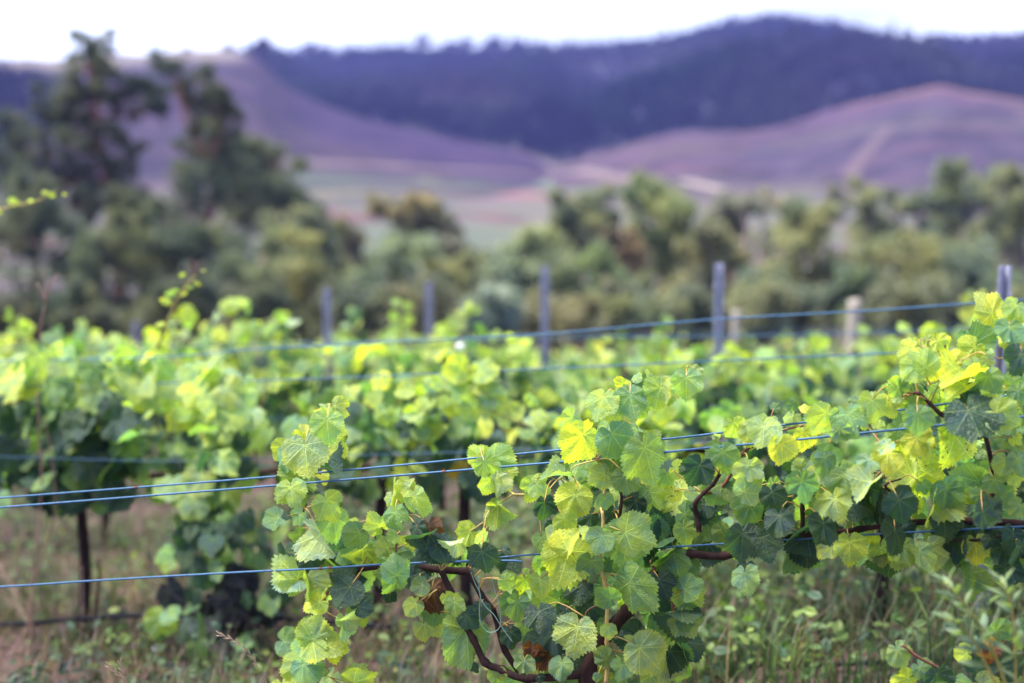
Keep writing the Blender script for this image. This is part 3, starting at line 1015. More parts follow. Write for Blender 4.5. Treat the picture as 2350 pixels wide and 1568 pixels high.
def leaf_mesh(name, npts, rings, rnd, teeth=True, lobed=1.0, curl=1.0, fold=0.0):
    V, Fc = [(0, 0, 0)], []
    asym = rnd.uniform(-0.06, 0.06)
    ph = [rnd.uniform(0, 6.28) for _ in range(4)]
    ctrl = [rnd.uniform(0.95, 1.05) for _ in range(9)]
    outl = []
    for i in range(npts):
        th = -180 + 360 * (i + 0.5) / npts
        r = interp(abs(th), OUTL)
        sm = interp(abs(th), [(0, .94), (30, .84), (60, .77), (90, .66), (120, .52), (140, .46), (158, .40), (168, .22), (174, .08), (180, .02)])
        r = sm + (r - sm) * lobed
        r *= 1 + asym * math.copysign(1, th) * min(1, abs(th) / 60)
        r *= ctrl[int((th + 180) / 40.001)]
        if teeth and abs(th) < 165:
            r *= (1.0 + rnd.uniform(0.025, 0.075)) if i % 2 == 0 else (1.0 - rnd.uniform(0.01, 0.05))
        outl.append((R(th), r))
    if rnd.random() < 0.6 and teeth:
        for _ in range(rnd.randint(1, 2)):      # insect bites and tears in the margin
            c0 = rnd.randrange(npts)
            wd = rnd.choice((2, 3, 4))
            dp = rnd.uniform(0.6, 0.88)
            for q in range(-wd, wd + 1):
                th, r = outl[(c0 + q) % npts]
                outl[(c0 + q) % npts] = (th, r * (dp + (1 - dp) * (abs(q) / (wd + 1)) ** 1.5))
    ca, cb = curl * rnd.uniform(0.05, 0.22), curl * rnd.uniform(0.05, 0.3)
    fa = fold + rnd.uniform(-0.12, 0.25) * curl
    wv = curl * rnd.uniform(0.03, 0.09)
    nn = rnd.choice([3, 4, 5])
    cup = rnd.uniform(-0.12, 0.2) * curl

    def zf(x, y, rho, th):
        z = fa * abs(x) ** 1.25
        z -= cb * max(0, y) ** 2 * 0.8
        z -= ca * min(0, y) ** 2
        z += wv * rho ** 2 * math.sin(nn * th + ph[0]) + wv * 0.2 * rho ** 2 * math.sin(9 * th + ph[1])
        z -= cup * rho ** 2 * 0.5
        z += curl * 0.03 * math.cos(7.2 * th) * rho   # quilting between main veins
        return z
    for fr in rings:
        for th, r in outl:
            rr = r * fr if fr > 0.9 else interp(abs(math.degrees(th)), OUTL) * fr
            x, y = rr * math.sin(th), rr * math.cos(th)
            V.append((x, y, zf(x, y, rr, th)))
    n = npts
    for i in range(n):
        Fc.append((0, 1 + (i + 1) % n, 1 + i))
    for j in range(len(rings) - 1):
        b = 1 + j * n
        for i in range(n):
            i2 = (i + 1) % n
            Fc.append((b + i, b + i2, b + n + i2, b + n + i))
    me = bpy.data.meshes.new(name)
    me.from_pydata(V, [], Fc)
    me.polygons.foreach_set('use_smooth', [True] * len(me.polygons))
    me.materials.append(M_LEAF)
    me.update()
    return me


HERO = [leaf_mesh('leaf', 84, (0.28, 0.55, 0.8, 1.0), LR, True, LR.uniform(0.15, 0.95), LR.uniform(0.8, 2.0)) for _ in range(18)]
HEROF = [leaf_mesh('leaf', 84, (0.28, 0.55, 0.8, 1.0), LR, True, LR.uniform(0.2, 0.9), 1.5, LR.uniform(0.5, 1.1)) for _ in range(5)]
DRY = [leaf_mesh('leaf', 60, (0.3, 0.6, 0.85, 1.0), LR, True, 0.8, 3.6, 1.1) for _ in range(4)]
MIDL = [leaf_mesh('leaf', 30, (0.5, 1.0), LR, True, LR.uniform(0.3, 1.0), LR.uniform(1.0, 2.2)) for _ in range(12)]
LOWL = []
for _ in range(8):
    me = leaf_mesh('leaf', 13, (1.0,), LR, False, 1.0, 1.2)
    LOWL.append((np.array([v.co[:] for v in me.vertices]), [tuple(p.vertices) for p in me.polygons]))
    bpy.data.meshes.remove(me)

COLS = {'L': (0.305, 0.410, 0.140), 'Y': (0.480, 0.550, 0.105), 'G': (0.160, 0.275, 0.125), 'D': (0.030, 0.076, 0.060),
        'P': (0.32, 0.42, 0.25), 'R': (0.13, 0.045, 0.030), 'N': (0.014, 0.016, 0.036), 'O': (0.44, 0.30, 0.04)}  # N is navy: shade put into the leaf colour
DAMAGE = {'L': (0, .7), 'Y': (0.2, 1.0), 'G': (0, .5), 'D': (0, .5), 'P': (0, .5), 'R': (0, 0), 'N': (0, 0), 'O': (.4, 1)}


def leaf_color(t, rnd):
    c = COLS[t]
    f = rnd.uniform(0.82, 1.2)
    return (c[0] * f * rnd.uniform(.88, 1.12), c[1] * f, c[2] * f * rnd.uniform(.8, 1.2), rnd.uniform(*DAMAGE[t]))


def leaf_obj(me, M, root, col):
    o = bpy.data.objects.new('leaf', me)
    COL.objects.link(o)
    o.parent = root
    o.matrix_basis = Matrix.Translation(-root.location) @ M
    o.color = col
    return o


def frame(p, ydir, normal, s, flip=False):
    y = ydir.normalized()
    z = (normal - y * normal.dot(y)).normalized()
    x = y.cross(z)
    M = Matrix.Identity(4)
    k = -1 if flip else 1
    for i in range(3):
        M[i][0], M[i][1], M[i][2], M[i][3] = x[i] * s * k, y[i] * s, z[i] * s, p[i]
    return M


# regions of the picture in which positions were read: origin x, y and scale
REG = {'1': (600, 900, 3.357), '2': (600, 1200, 3.35), '3': (1250, 880, 3.917), '4': (1200, 1250, 3.615), '5': (1800, 700, 3.357), '6': (1800, 1150, 3.027)}


def v2(reg, x, y):
    ox, oy, s = REG[reg]
    return (x / s + ox) * 0.94, (y / s + oy) * 0.94


def shoot(reg, pts, dy=0.02):
    return [PR(0, *v2(reg, x, y), dy) for x, y in pts]


#  junction x y, tip x y, colour, then optional yaw degrees and f/b (nearer/farther)
LEAVES = {
 '1': '''730 300 860 395 L|640 370 618 275 P 55|640 385 535 345 Y|665 415 690 640 L f|470 560 440 445 Y b|450 575 360 540 Y b|482 625 540 898 L f|700 560 820 715 Y|330 640 225 765 Y b
330 705 228 850 G|600 800 825 850 D 68|620 870 650 962 Y b|430 900 215 1140 L|370 965 400 1150 L f|480 955 660 990 D 55|660 1080 760 1285 L|655 1085 565 1240 L 40|270 1215 125 1275 G|345 1205 290 1215 D
450 1195 365 1290 G|455 1360 345 1365 G|570 1395 510 1512 L|610 1350 745 1560 P 48 f|715 1215 780 1470 G b|935 1340 815 1470 G|910 1262 840 1300 Y b
1225 1175 1270 1342 G f|1385 1045 1440 1258 L 42|1335 945 1270 1062 L|1345 960 1368 890 P 50|1215 975 1215 1160 Y 58 b|1190 1050 1148 1142 P 40 b|1105 1300 1010 1180 L|1105 1300 1020 1330 L 45|1170 1470 1030 1440 L|1225 1370 1150 1420 L|1330 1440 1205 1490 Y b
1400 1290 1440 1415 D 40|1500 1285 1535 1440 R|1510 1360 1310 1440 D 45|1560 1450 1360 1550 D|1580 1460 1780 1530 D 30|1740 1405 1580 1460 P 60|1840 1335 1700 1365 Y|1925 1410 1970 1300 P 55|1950 1385 1860 1440 G b
1950 740 1828 640 Y b|1955 765 2012 925 L f|2032 730 2215 775 L|1950 760 1845 815 Y b|2040 830 2175 1010 Y b|2010 915 1950 1060 L|2010 920 2082 1075 P 70|2065 1115 2245 1250 L 42|2065 1110 1960 1130 L 50''',
 '2': '''430 715 270 480 L 30|430 718 195 680 P 55|525 520 560 690 D|510 710 545 885 L 45|610 900 455 970 Y|855 778 735 940 D f|800 750 900 590 D|858 770 990 700 D 30|1242 705 1130 840 G f|1235 690 1220 480 G f|1240 700 1060 640 G|1350 700 1550 610 D|1345 640 1480 740 D b
545 1210 610 965 L f|545 1212 790 1275 L f|560 1190 400 1120 Y b|540 1215 430 1385 G|700 1230 740 1420 Y b|810 1052 960 1000 P 45|810 1055 840 1225 P 55|920 945 1050 830 D|915 960 985 1090 L b
450 1405 285 1480 L|470 1412 620 1560 G f|480 1420 690 1490 L|880 1560 1085 1490 L|900 1545 955 1375 L|1180 840 1165 940 D 35|1450 760 1335 830 G|1440 740 1450 740 G|1395 915 1300 1000 L|1530 780 1560 960 R|1480 890 1500 1010 R 40
1455 1080 1640 1185 L b|1560 900 1520 1120 G b|1640 850 1690 930 Y|1735 850 1700 880 Y|1705 900 1715 1045 L f|1800 1010 1915 1120 D|1790 1120 1885 1470 G 42|1925 935 1935 1040 D|2115 712 2220 770 L|1930 492 1975 712 D f|2110 480 2190 500 D 30 b|2180 870 2240 1060 G|2060 1480 2010 1567 L
1850 1420 1890 1500 D 40|2160 560 2120 700 D b|1620 480 1800 590 D b|800 600 990 560 G b|1000 490 900 570 L b|960 470 770 590 L 50 b''',
 '3': '''1695 130 1588 115 L|1730 100 1840 180 P|1665 160 1672 412 L f|1422 250 1355 505 L f|1440 240 1500 480 P 52 f|1540 260 1555 358 Y 50|1345 210 1308 70 P 60|1250 210 1200 295 G|1185 190 1222 108 P 40|1060 230 960 180 Y b|1110 260 980 340 Y b|1130 330 1185 592 G f|1110 330 1078 212 G 50
875 345 790 560 L f|885 380 1005 645 L|1005 400 1200 612 L b|1240 420 1310 558 L b|925 330 890 280 P|680 715 500 1040 Y f|678 708 705 535 Y 40|720 760 715 940 G f|770 800 610 850 G|955 700 1130 965 G f|950 702 815 890 L|960 700 1190 760 G|870 560 830 660 P b|1200 630 1290 765 P 58
1265 835 1410 1260 L f|1268 835 1560 900 L|1262 830 1400 660 L|1265 840 1215 1110 L b|1560 1030 1690 1090 Y b|1550 1250 1480 1370 Y b|1020 915 800 945 G|890 1090 715 1195 L f|900 1085 800 1020 L|1080 1095 1125 1330 G f|1250 1120 1330 1170 Y|890 1310 905 1450 G f|310 1360 310 1567 D f|215 1180 140 1370 L|220 1182 380 1260 L|215 1180 210 1090 Y
490 1100 265 1070 G 60 f|590 1260 510 1075 P 58|605 1275 500 1567 Y f|600 1275 400 1290 Y|660 1300 690 1505 G f|640 1110 620 1290 D b|2010 875 2062 1130 G f|2005 870 1830 960 G|1800 1000 1690 1250 D f|2120 600 2180 770 L|2300 640 2260 840 L|1700 1260 1800 1350 P 40|2140 1040 2150 1235 Y b
2270 1010 2240 1260 P f|1970 1200 1910 1440 G|2000 1180 2140 1330 G|2215 1310 2180 1500 G|870 1230 740 1290 D b|1150 1300 1280 1480 G b|1300 1260 1440 1420 L b|1190 1340 1060 1500 D b|760 1470 620 1560 D b|960 1450 860 1560 D b|1900 1000 1990 1120 Y b|1940 720 2000 745 P 30
1080 980 1000 1120 D b|1180 880 1210 1010 D b|1470 1090 1420 1240 L b|2060 1330 1960 1430 D b''',
 '4': '''680 335 742 118 Y 48 f|680 338 570 705 Y f|690 340 760 640 Y 40|640 60 660 225 Y|975 205 900 370 G f|985 210 1130 260 G|880 430 860 615 G f|1180 178 1500 300 L f|1178 180 1180 580 L|1180 175 1290 30 L|1560 120 1540 385 D b|1215 622 1455 935 G 50 f|1212 612 1185 408 G 45 f|1300 690 1270 910 D|1480 590 1570 780 D|1600 620 1610 520 G b
1700 690 1880 880 L|1702 688 1850 590 G|1690 690 1570 620 Y b|1685 925 1790 1135 L|1690 925 1870 960 G|1680 860 1400 955 D 62|1060 770 895 670 G f|800 640 600 750 D|110 600 225 660 L|290 530 330 510 L|290 600 290 765 Y 40|430 590 455 770 L|235 795 225 995 G|420 880 470 1082 D f|660 860 600 940 D|850 820 880 1040 D|640 700 700 800 L b
765 1010 690 1345 L f|755 1005 700 800 G 45|1030 1020 1040 1130 L f|1015 1300 870 1240 G f|1010 1305 940 1380 G|1305 1200 1555 1460 L f|1300 1195 1200 1065 G 40|1305 1205 1330 1110 L|1465 1095 1580 1280 G|1440 1100 1350 1060 G|1530 1060 1660 1170 L b|620 1330 600 1490 G f|1150 1345 1110 1500 G f|940 1440 930 1511 G f
545 1060 580 1260 D|285 1015 300 1170 L|420 1120 400 1330 D|500 1260 370 1400 R|350 1190 290 1270 R|290 1310 280 1455 G f|70 1400 90 1511 L|170 1060 190 1220 D|820 1180 860 1260 D b|1240 1330 1330 1440 L b|720 1200 760 1400 D b|350 870 330 760 G b|560 940 520 1000 D b|960 860 1060 950 G b|1090 600 1150 720 G b
1160 450 1100 560 G b|60 380 170 470 D b|440 220 470 340 G|560 170 470 250 P|600 200 640 260 Y b|420 1460 470 1511 D|540 1400 480 1500 L b|800 540 850 640 G b|1430 410 1350 500 D b''',
 '5': '''2230 310 2150 190 Y|2240 130 2200 80 Y|2290 150 2200 260 L|2232 325 2195 505 G f|2240 320 2340 400 G|2320 550 2240 745 D f|2310 560 2180 600 G|1450 500 1305 555 Y|1470 470 1410 440 Y|1555 430 1600 510 L|1640 440 1730 550 Y|1540 672 1555 505 L f|1485 640 1330 760 L f|1545 680 1740 690 Y|1755 655 1930 590 Y|1760 650 1720 570 Y
1890 740 1600 790 Y 62|1870 810 1680 900 Y 40|1325 830 1190 800 L|1330 832 1400 760 G|1105 925 1115 1145 L f|1110 920 1100 850 P|1230 930 1150 950 Y|1240 940 1300 1090 Y|1330 900 1230 890 P|905 1045 965 1250 G f|900 1040 960 960 P|735 1040 610 1260 L f|730 1035 600 1000 L|215 1140 190 1342 L f|220 1138 340 1060 L|460 1060 400 1160 P|470 950 420 1020 G
840 1165 925 1285 P f|360 1285 385 1500 Y f|540 1200 570 1380 Y|960 930 1000 1010 G b|1475 1040 1505 1255 G f|1470 1035 1340 1060 G|1320 1170 1290 1340 G|1450 1245 1520 1412 Y|1460 1240 1650 1320 Y|1740 1150 1750 1278 Y b|1895 1010 1975 1335 D f|1890 1005 1770 930 D|1900 1005 2140 950 D|1880 885 1960 780 D|2050 730 2120 885 G f|2050 725 2010 660 L
2060 600 2000 680 L f|2080 560 2068 505 P 40|1950 640 1830 700 P|2120 1030 2320 1140 L f|2110 1025 2200 850 L|2120 1060 2160 1150 Y b|2190 1110 2220 1220 P|2300 850 2330 1000 G|715 1400 760 1567 G f|712 1398 860 1350 G|718 1405 600 1500 G|1230 1370 1200 1540 Y|1240 1360 1400 1400 Y|1080 1410 1060 1540 P|1230 1290 1110 1370 P 50 f|2200 1420 2140 1560 L|2300 1400 2330 1560 G|100 1475 220 1560 P f
95 1470 60 1400 L|520 1470 480 1400 L|640 1060 560 980 Y b|1010 1090 1060 1180 L b|1150 1150 1200 1080 L b|1600 940 1640 880 Y b|1560 770 1500 700 L b|1680 1000 1640 920 L b|1700 820 1660 760 G b|2220 800 2310 740 L|2340 1040 2300 1180 G|2260 1240 2330 1300 Y b|1330 960 1420 960 Y b|1840 820 1900 740 Y b|1820 690 1900 700 L b
300 1000 350 950 G b|1530 560 1610 620 L b|900 1500 860 1420 G|1960 820 2060 880 L b|2150 800 2190 880 G b|2280 950 2340 880 Y b|700 1200 640 1290 L b|480 1180 420 1240 L b|560 1010 500 980 Y b|140 1240 60 1330 G b''',
 '6': '''50 160 200 30 P f|55 165 130 130 G|90 250 40 400 G|255 155 300 310 D f|250 150 190 250 G|310 330 320 492 D f|475 80 545 270 G f|470 78 360 150 G|480 76 640 130 G|600 40 480 30 L|700 200 560 290 L|660 140 700 330 Y b|790 30 800 215 G 35|715 200 748 385 L 30 f|830 230 1050 300 D|1040 150 790 390 D b|990 80 840 210 P 50 f|1195 215 1235 420 D f|1190 210 1090 270 G|1200 212 1380 230 D
1370 100 1400 190 G|1470 200 1400 445 L 30|1545 130 1560 325 G|1540 125 1680 280 G|1660 180 1720 340 Y b|1815 300 1860 470 D f|1810 295 1740 240 G|1820 298 1980 340 D|1950 180 2080 220 G|1900 60 1960 200 G|2040 30 2080 130 L|1950 120 1980 160 Y|635 385 640 590 D f|870 400 880 528 G b|1165 430 1130 640 D f|1170 430 1330 560 D|1520 340 1540 515 D|830 520 820 710 Y|820 515 890 600 Y b|530 520 560 580 Y b
500 500 510 715 D b|690 560 590 630 L|1060 560 1085 735 L b|1220 560 1200 755 L|1215 555 1300 690 L|1340 590 1440 750 L f|1410 565 1475 780 L|1540 520 1520 650 Y b|1570 610 1600 755 G b|1760 530 1780 715 Y|1755 525 1680 640 Y b|1870 500 1830 590 D|40 460 30 705 D f|50 455 140 600 D|190 490 240 700 D f|195 488 80 560 G|160 410 170 520 G|70 700 60 810 D|55 750 40 905 G f
1690 330 1780 500 D b|2040 460 2010 640 D|2090 560 2060 760 D|1960 560 2030 760 D|2000 700 2060 880 D b|1900 420 1940 540 D b|950 330 1010 420 D b|430 330 370 440 G b|560 340 470 400 G b|1330 340 1290 460 G b|1440 420 1390 540 L b|720 440 760 540 D b|600 250 690 330 G b|1100 320 1040 420 D b|1620 380 1690 480 G b|900 560 830 640 Y b|1010 480 960 560 Y b|1290 230 1330 320 Y b|1780 180 1710 130 G|2090 250 2000 330 G|1850 200 1800 100 G b''',
}

ROOT1 = empty('grapevine', P(1330, 2050, 2.75))
ROOT2 = empty('grapevine', P(2420, 1900, 2.5))
for r_ in (ROOT1, ROOT2):
    r_.location.z = gz(r_.location.x, r_.location.y)
tag(ROOT1, 'sharp foreground grapevine with shoots over the blue wires at the centre', 'grapevine', 'grapevines of the nearest trellis row')
tag(ROOT2, 'foreground grapevine with a long leafy arm at the right edge', 'grapevine', 'grapevines of the nearest trellis row')

# woody parts of the two foreground vines
WOOD1, WOOD2 = [], []


def wood(store, name, root, mat, pts, r0, r1, n=8, knots=True):
    s = spline(pts, 5)
    m = len(s)
    rr = []
    for i in range(m):
        r = r0 + (r1 - r0) * i / (m - 1)
        if knots and i % 5 == 0:
            r *= 1.28
        rr.append(r * LR.uniform(0.93, 1.07))
    MB().tube(s, rr, n).build(name, mat, root)
    store += s


g1 = ROOT1.location
trunk_pts = [Vector((g1.x, g1.y, g1.z - 0.03)), Vector((g1.x + .01, g1.y, g1.z + .18))] + shoot('4', [(850, 1420), (1060, 1030), (1200, 870), (1420, 585), (1590, 405)], 0.05)
wood(WOOD1, 'trunk', ROOT1, M_BARK, trunk_pts, 0.017, 0.010, 9)
wood(WOOD1, 'cordon', ROOT1, M_BARK, shoot('4', [(1590, 405), (1760, 372), (2060, 385)], 0.05) + shoot('6', [(320, 510), (470, 482), (560, 472)], 0.04), 0.0082, 0.006)
wood(WOOD1, 'cordon', ROOT1, M_BARK, shoot('2', [(1820, 655), (1600, 640), (1300, 605), (950, 632), (690, 690)], 0.035), 0.0085, 0.005)
wood(WOOD1, 'cane', ROOT1, M_BARK, shoot('2', [(1600, 650), (1680, 830), (1740, 1000), (1860, 1210), (1960, 1400), (2100, 1460), (2300, 1530)], 0.0) + shoot('4', [(850, 1430)], 0.05), 0.0062, 0.008)
wood(WOOD1, 'cane', ROOT1, M_BARK, shoot('2', [(1810, 640), (1930, 850), (2020, 970), (2070, 1130), (2120, 1300), (2250, 1500)], 0.03), 0.0055, 0.006)
wood(WOOD1, 'cane', ROOT1, M_CANEY, shoot('4', [(1010, 1511), (1025, 1300), (1018, 1150), (1016, 1000), (1022, 790), (998, 620), (965, 480), (985, 130), (978, 0)], -0.02) + shoot('3', [(855, 1420), (880, 1290), (895, 1190)], 0.0), 0.0042, 0.0026)
wood(WOOD1, 'shoot', ROOT1, M_CANE, shoot('2', [(690, 790), (625, 905), (605, 1000), (585, 1200), (575, 1420), (570, 1600)], 0.02), 0.004, 0.0034)
wood(WOOD1, 'shoot', ROOT1, M_CANE, shoot('2', [(690, 690), (560, 650), (430, 535)], 0.02) + shoot('1', [(405, 1385), (425, 1300), (455, 1200), (490, 1110), (470, 980), (482, 900), (484, 640), (640, 420), (730, 300), (735, 250)], 0.025), 0.0042, 0.0018)
wood(WOOD1, 'shoot', ROOT1, M_CANE, shoot('2', [(1215, 620), (1225, 425), (1110, 290)], 0.02), 0.0026, 0.0018)
wood(WOOD1, 'shoot', ROOT1, M_CANE, shoot('2', [(1230, 440), (1245, 350), (1250, 300)], 0.02) + shoot('1', [(1300, 1100), (1340, 950), (1365, 900)], 0.03), 0.0024, 0.0012)
wood(WOOD1, 'shoot', ROOT1, M_GREENSH, shoot('3', [(290, 1312), (100, 1286), (0, 1283)], 0.02) + shoot('1', [(2180, 1040), (2060, 1110)], 0.02), 0.0026, 0.0014)
wood(WOOD1, 'shoot', ROOT1, M_GREENSH, shoot('3', [(60, 1290)], 0.02) + shoot('1', [(2200, 1030), (2020, 900), (1960, 760)], 0.045), 0.0022, 0.0014)
wood(WOOD1, 'shoot', ROOT1, M_CANE, shoot('4', [(920, 1080), (900, 900), (870, 760), (830, 600)], 0.02), 0.0036, 0.0024)
wood(WOOD1, 'shoot', ROOT1, M_BARK, shoot('3', [(1020, 1540), (1040, 1400), (1045, 1260), (980, 1080), (960, 700), (965, 410), (1150, 330), (1430, 250), (1560, 258), (1680, 140), (1740, 100)], 0.02), 0.0036, 0.0012)
wood(WOOD1, 'shoot', ROOT1, M_BARK, shoot('4', [(1830, 175), (1825, 110), (1805, 0)], 0.0) + shoot('3', [(1755, 1360), (1830, 1270), (1920, 1190), (1985, 1090)], -0.02), 0.005, 0.0034)
wood(WOOD1, 'shoot', ROOT1, M_CANE, shoot('3', [(1830, 1270), (2010, 1210), (2200, 900), (2300, 810)], 0.0) + shoot('5', [(35, 1382), (120, 1310), (340, 1190), (540, 1140), (800, 1100)], 0.01), 0.0035, 0.0018)
wood(WOOD1, 'shoot', ROOT1, M_CANE, shoot('4', [(1560, 1060), (1600, 960), (1600, 830), (1585, 770)], 0.02), 0.003, 0.0022)
wood(WOOD1, 'shoot', ROOT1, M_CANE, shoot('4', [(1440, 580), (1430, 500), (1400, 440)], 0.03), 0.0045, 0.0022)
wood(WOOD1, 'tendril', ROOT1, M_GREENSH, shoot('3', [(800, 955), (680, 985), (590, 1020), (560, 1090)], -0.05), 0.0016, 0.0010, 5, False)
wood(WOOD1, 'tendril', ROOT1, M_GREENSH, shoot('3', [(500, 1115), (440, 1140), (390, 1130), (365, 1090)], -0.04), 0.0014, 0.0008, 5, False)
wood(WOOD1, 'tendril', ROOT1, M_CANE, shoot('4', [(1000, 795), (860, 860), (825, 930), (850, 1020), (880, 1130), (865, 1200)], -0.04), 0.0016, 0.0008, 5, False)
wood(WOOD1, 'tendril', ROOT1, M_CANE, shoot('2', [(600, 1420), (660, 1440), (680, 1480), (650, 1500), (690, 1520)], -0.03), 0.0010, 0.0006, 5, False)
wood(WOOD2, 'trunk', ROOT2, M_BARK, [ROOT2.location + Vector((0, 0, -.03)), ROOT2.location + Vector((-.01, 0, .3)), PR(0, 2390, 1300, .03), PR(0, 2370, 1250, .03)], 0.018, 0.011, 9)
wood(WOOD2, 'cordon', ROOT2, M_BARK, [PR(0, 2370, 1250, .03)] + shoot('6', [(2119, 400), (1750, 372), (1500, 372), (1170, 392), (900, 432), (730, 452)], 0.04), 0.0078, 0.005)
wood(WOOD2, 'cane', ROOT2, M_BARK, shoot('6', [(2119, 640), (1980, 490), (1780, 512), (1620, 512), (1420, 562)], 0.02), 0.0036, 0.0016)
wood(WOOD2, 'shoot', ROOT2, M_BARK, shoot('6', [(482, 470), (482, 280), (470, 180)], 0.02), 0.005, 0.003)
wood(WOOD2, 'shoot', ROOT2, M_BARK, shoot('6', [(1900, 380), (1880, 200), (1900, 60)], 0.03) + shoot('5', [(1990, 1100), (1830, 1080), (1680, 1050), (1570, 950), (1485, 875), (1440, 875)], 0.0), 0.005, 0.003)
wood(WOOD2, 'shoot', ROOT2, M_GREENSH, shoot('5', [(1485, 872), (1470, 780), (1540, 680), (1560, 560), (1480, 470)], 0.01), 0.0022, 0.0012)
wood(WOOD2, 'shoot', ROOT2, M_GREENSH, shoot('5', [(1580, 940), (1650, 810), (1760, 655)], 0.0), 0.002, 0.0014)
wood(WOOD2, 'shoot', ROOT2, M_BARK, shoot('5', [(1990, 1090), (2120, 1010), (2280, 850), (2330, 600), (2250, 320), (2230, 110)], 0.02), 0.005, 0.0014)
wood(WOOD2, 'shoot', ROOT2, M_CANE, shoot('5', [(1180, 1567), (1190, 1480), (1240, 1390), (1290, 1370)], 0.02), 0.003, 0.0016)
wood(WOOD2, 'shoot', ROOT2, M_BARK, shoot('6', [(1170, 392), (1200, 215), (1090, 110), (1210, 60)], 0.03), 0.0036, 0.0016)
WALL = WOOD1 + WOOD2

rl = random.Random(77)
HERO_N = {ROOT1.name: 0, ROOT2.name: 0}


def place_leaf(root, xv, yv, ex, ey, L, t, yaw=None, fb='', store=None, k=0, depth=None, mesh=None, petiole=True):
    """one leaf: junction point in the picture, direction of its tip, length in px"""
    dy = rl.uniform(-0.022, 0.022) + {'f': -0.055, 'b': 0.06, '': 0.0}[fb]
    Y = (rowY(k, xv, yv) if depth is None else depth) + dy
    p = P(xv, yv, Y)
    pitch = R(rl.uniform(-12, 34))
    if yaw is None:
        yw = R(rl.gauss(0, 17))
    else:
        yw = R(yaw * rl.choice((-1, 1)))
    n0 = -FW
    e = (RT * ex + UP * ey).normalized()
    ydir = e * math.cos(pitch) + n0 * math.sin(pitch) * 0.9
    x = e.cross(n0)
    nrm = n0 * math.cos(yw) + x * math.sin(yw) + UP * 0.22
    L = (L if L < 55 else 55 + (L - 55) * 0.78) * 0.95
    s = L * Y / F / max(0.75, math.cos(pitch))
    if t == 'R':
        me = rl.choice(DRY)
    elif mesh:
        me = mesh
    elif yaw and rl.random() < 0.6:
        me = rl.choice(HEROF)
    else:
        me = rl.choice(HERO)
    M = frame(p, ydir, nrm, s, rl.random() < 0.5)
    o = leaf_obj(me, M, root, leaf_color(t, rl))
    if petiole and store:
        q = min(store, key=lambda q: (q - p).length_squared)
        if (q - p).length > 0.11:
            q = p + FW * 0.04 - UP * 0.03 + RT * rl.uniform(-.02, .02)
            far_q = True
        else:
            far_q = False
        mid = p.lerp(q, 0.45) - ydir * (0.0 if far_q else 0.25) * (q - p).length + FW * 0.012
        pm = MB().tube(spline([p, mid, q], 3), [0.0011, 0.0011, .0012, .0012, .0013, .0014, .0015], 5)
        me2 = bpy.data.meshes.new('petiole')
        me2.from_pydata([tuple(v) for v in pm.v], [], pm.f)
        me2.polygons.foreach_set('use_smooth', [True] * len(me2.polygons))
        me2.materials.append(M_PETI)
        po = bpy.data.objects.new('petiole', me2)
        COL.objects.link(po)
        po.parent = o
        po.matrix_basis = M.inverted()
    return o


for reg, txt in LEAVES.items():
    for item in txt.replace('\n', '|').split('|'):
        a = item.split()
        if len(a) < 5:
            continue
        x0, y0 = v2(reg, float(a[0]), float(a[1]))
        x1, y1 = v2(reg, float(a[2]), float(a[3]))
        yaw = None
        fb = ''
        for q in a[5:]:
            if q in 'fb':
                fb = q
            else:
                yaw = float(q)
        L = math.hypot(x1 - x0, y1 - y0)
        L = max(L, 14)
        root = ROOT1 if x0 < (1810 if y0 < 1110 else 1700) else ROOT2
        HERO_N[root.name] += 1
        place_leaf(root, x0, y0, (x1 - x0) / L, -(y1 - y0) / L, L, a[4], yaw, fb, WOOD1 if root is ROOT1 else WOOD2)

# foliage deeper inside the foreground vines
FILL = [  # x0 x1 y0 y1 count colours root
    (1240, 1560, 1080, 1500, 42, 'DDGGL', 1), (1560, 1700, 1100, 1260, 16, 'DGGL', 1), (1700, 2060, 1060, 1270, 36, 'DDGGL', 2),
    (2060, 2350, 880, 1260, 40, 'DGGLY', 2), (1180, 1300, 1330, 1560, 14, 'GGDL', 1), (630, 830, 1260, 1330, 8, 'GDL', 1),
    (860, 1080, 1240, 1320, 10, 'DGG', 1), (1290, 1480, 920, 1080, 10, 'LGY', 1), (2230, 2360, 700, 900, 9, 'LGY', 2),
    (1300, 1580, 1420, 1580, 16, 'GLGD', 1), (640, 800, 1400, 1580, 5, 'LGY', 1), (2180, 2360, 1180, 1330, 12, 'DDG', 2)]
for x0, x1, y0, y1, n, cs, wh in FILL:
    for _ in range(n):
        xv, yv = rl.uniform(x0, x1), rl.uniform(y0, y1)
        a = R(rl.gauss(-90, 50))
        Y = rowY(0, xv, yv) + rl.uniform(0.05, 0.22)
        root = ROOT1 if wh == 1 else ROOT2
        place_leaf(root, xv, yv, math.cos(a), math.sin(a), rl.uniform(45, 85), rl.choice(cs), rl.choice((None, 35, 50)), '', WALL, depth=Y, petiole=False)

# ================================================================== wires of the nearest row
def wire(name, pts, r, label, group, mat=None, knots=(), n=7):
    s = spline(pts, 6)
    c = s[0]
    o = MB().tube(s, r, n).build(name, mat or M_WIRE)
    tag(o, label, 'wire', group)
    for kp, ax in knots:
        k = MB()
        for j in range(3):
            off = (ax * (j - 1) * 0.0022)
            k.ball(kp + off, 0.0032, 0.0032, 0.0016, ax, 7, 4)
        k.tube([kp, kp + Vector((0.001, -0.002, 0.005)), kp + Vector((0.003, -0.003, 0.007))], 0.0007, 4)
        ko = k.build('wire_knot', M_RUST)
        ko.parent = o
    return o


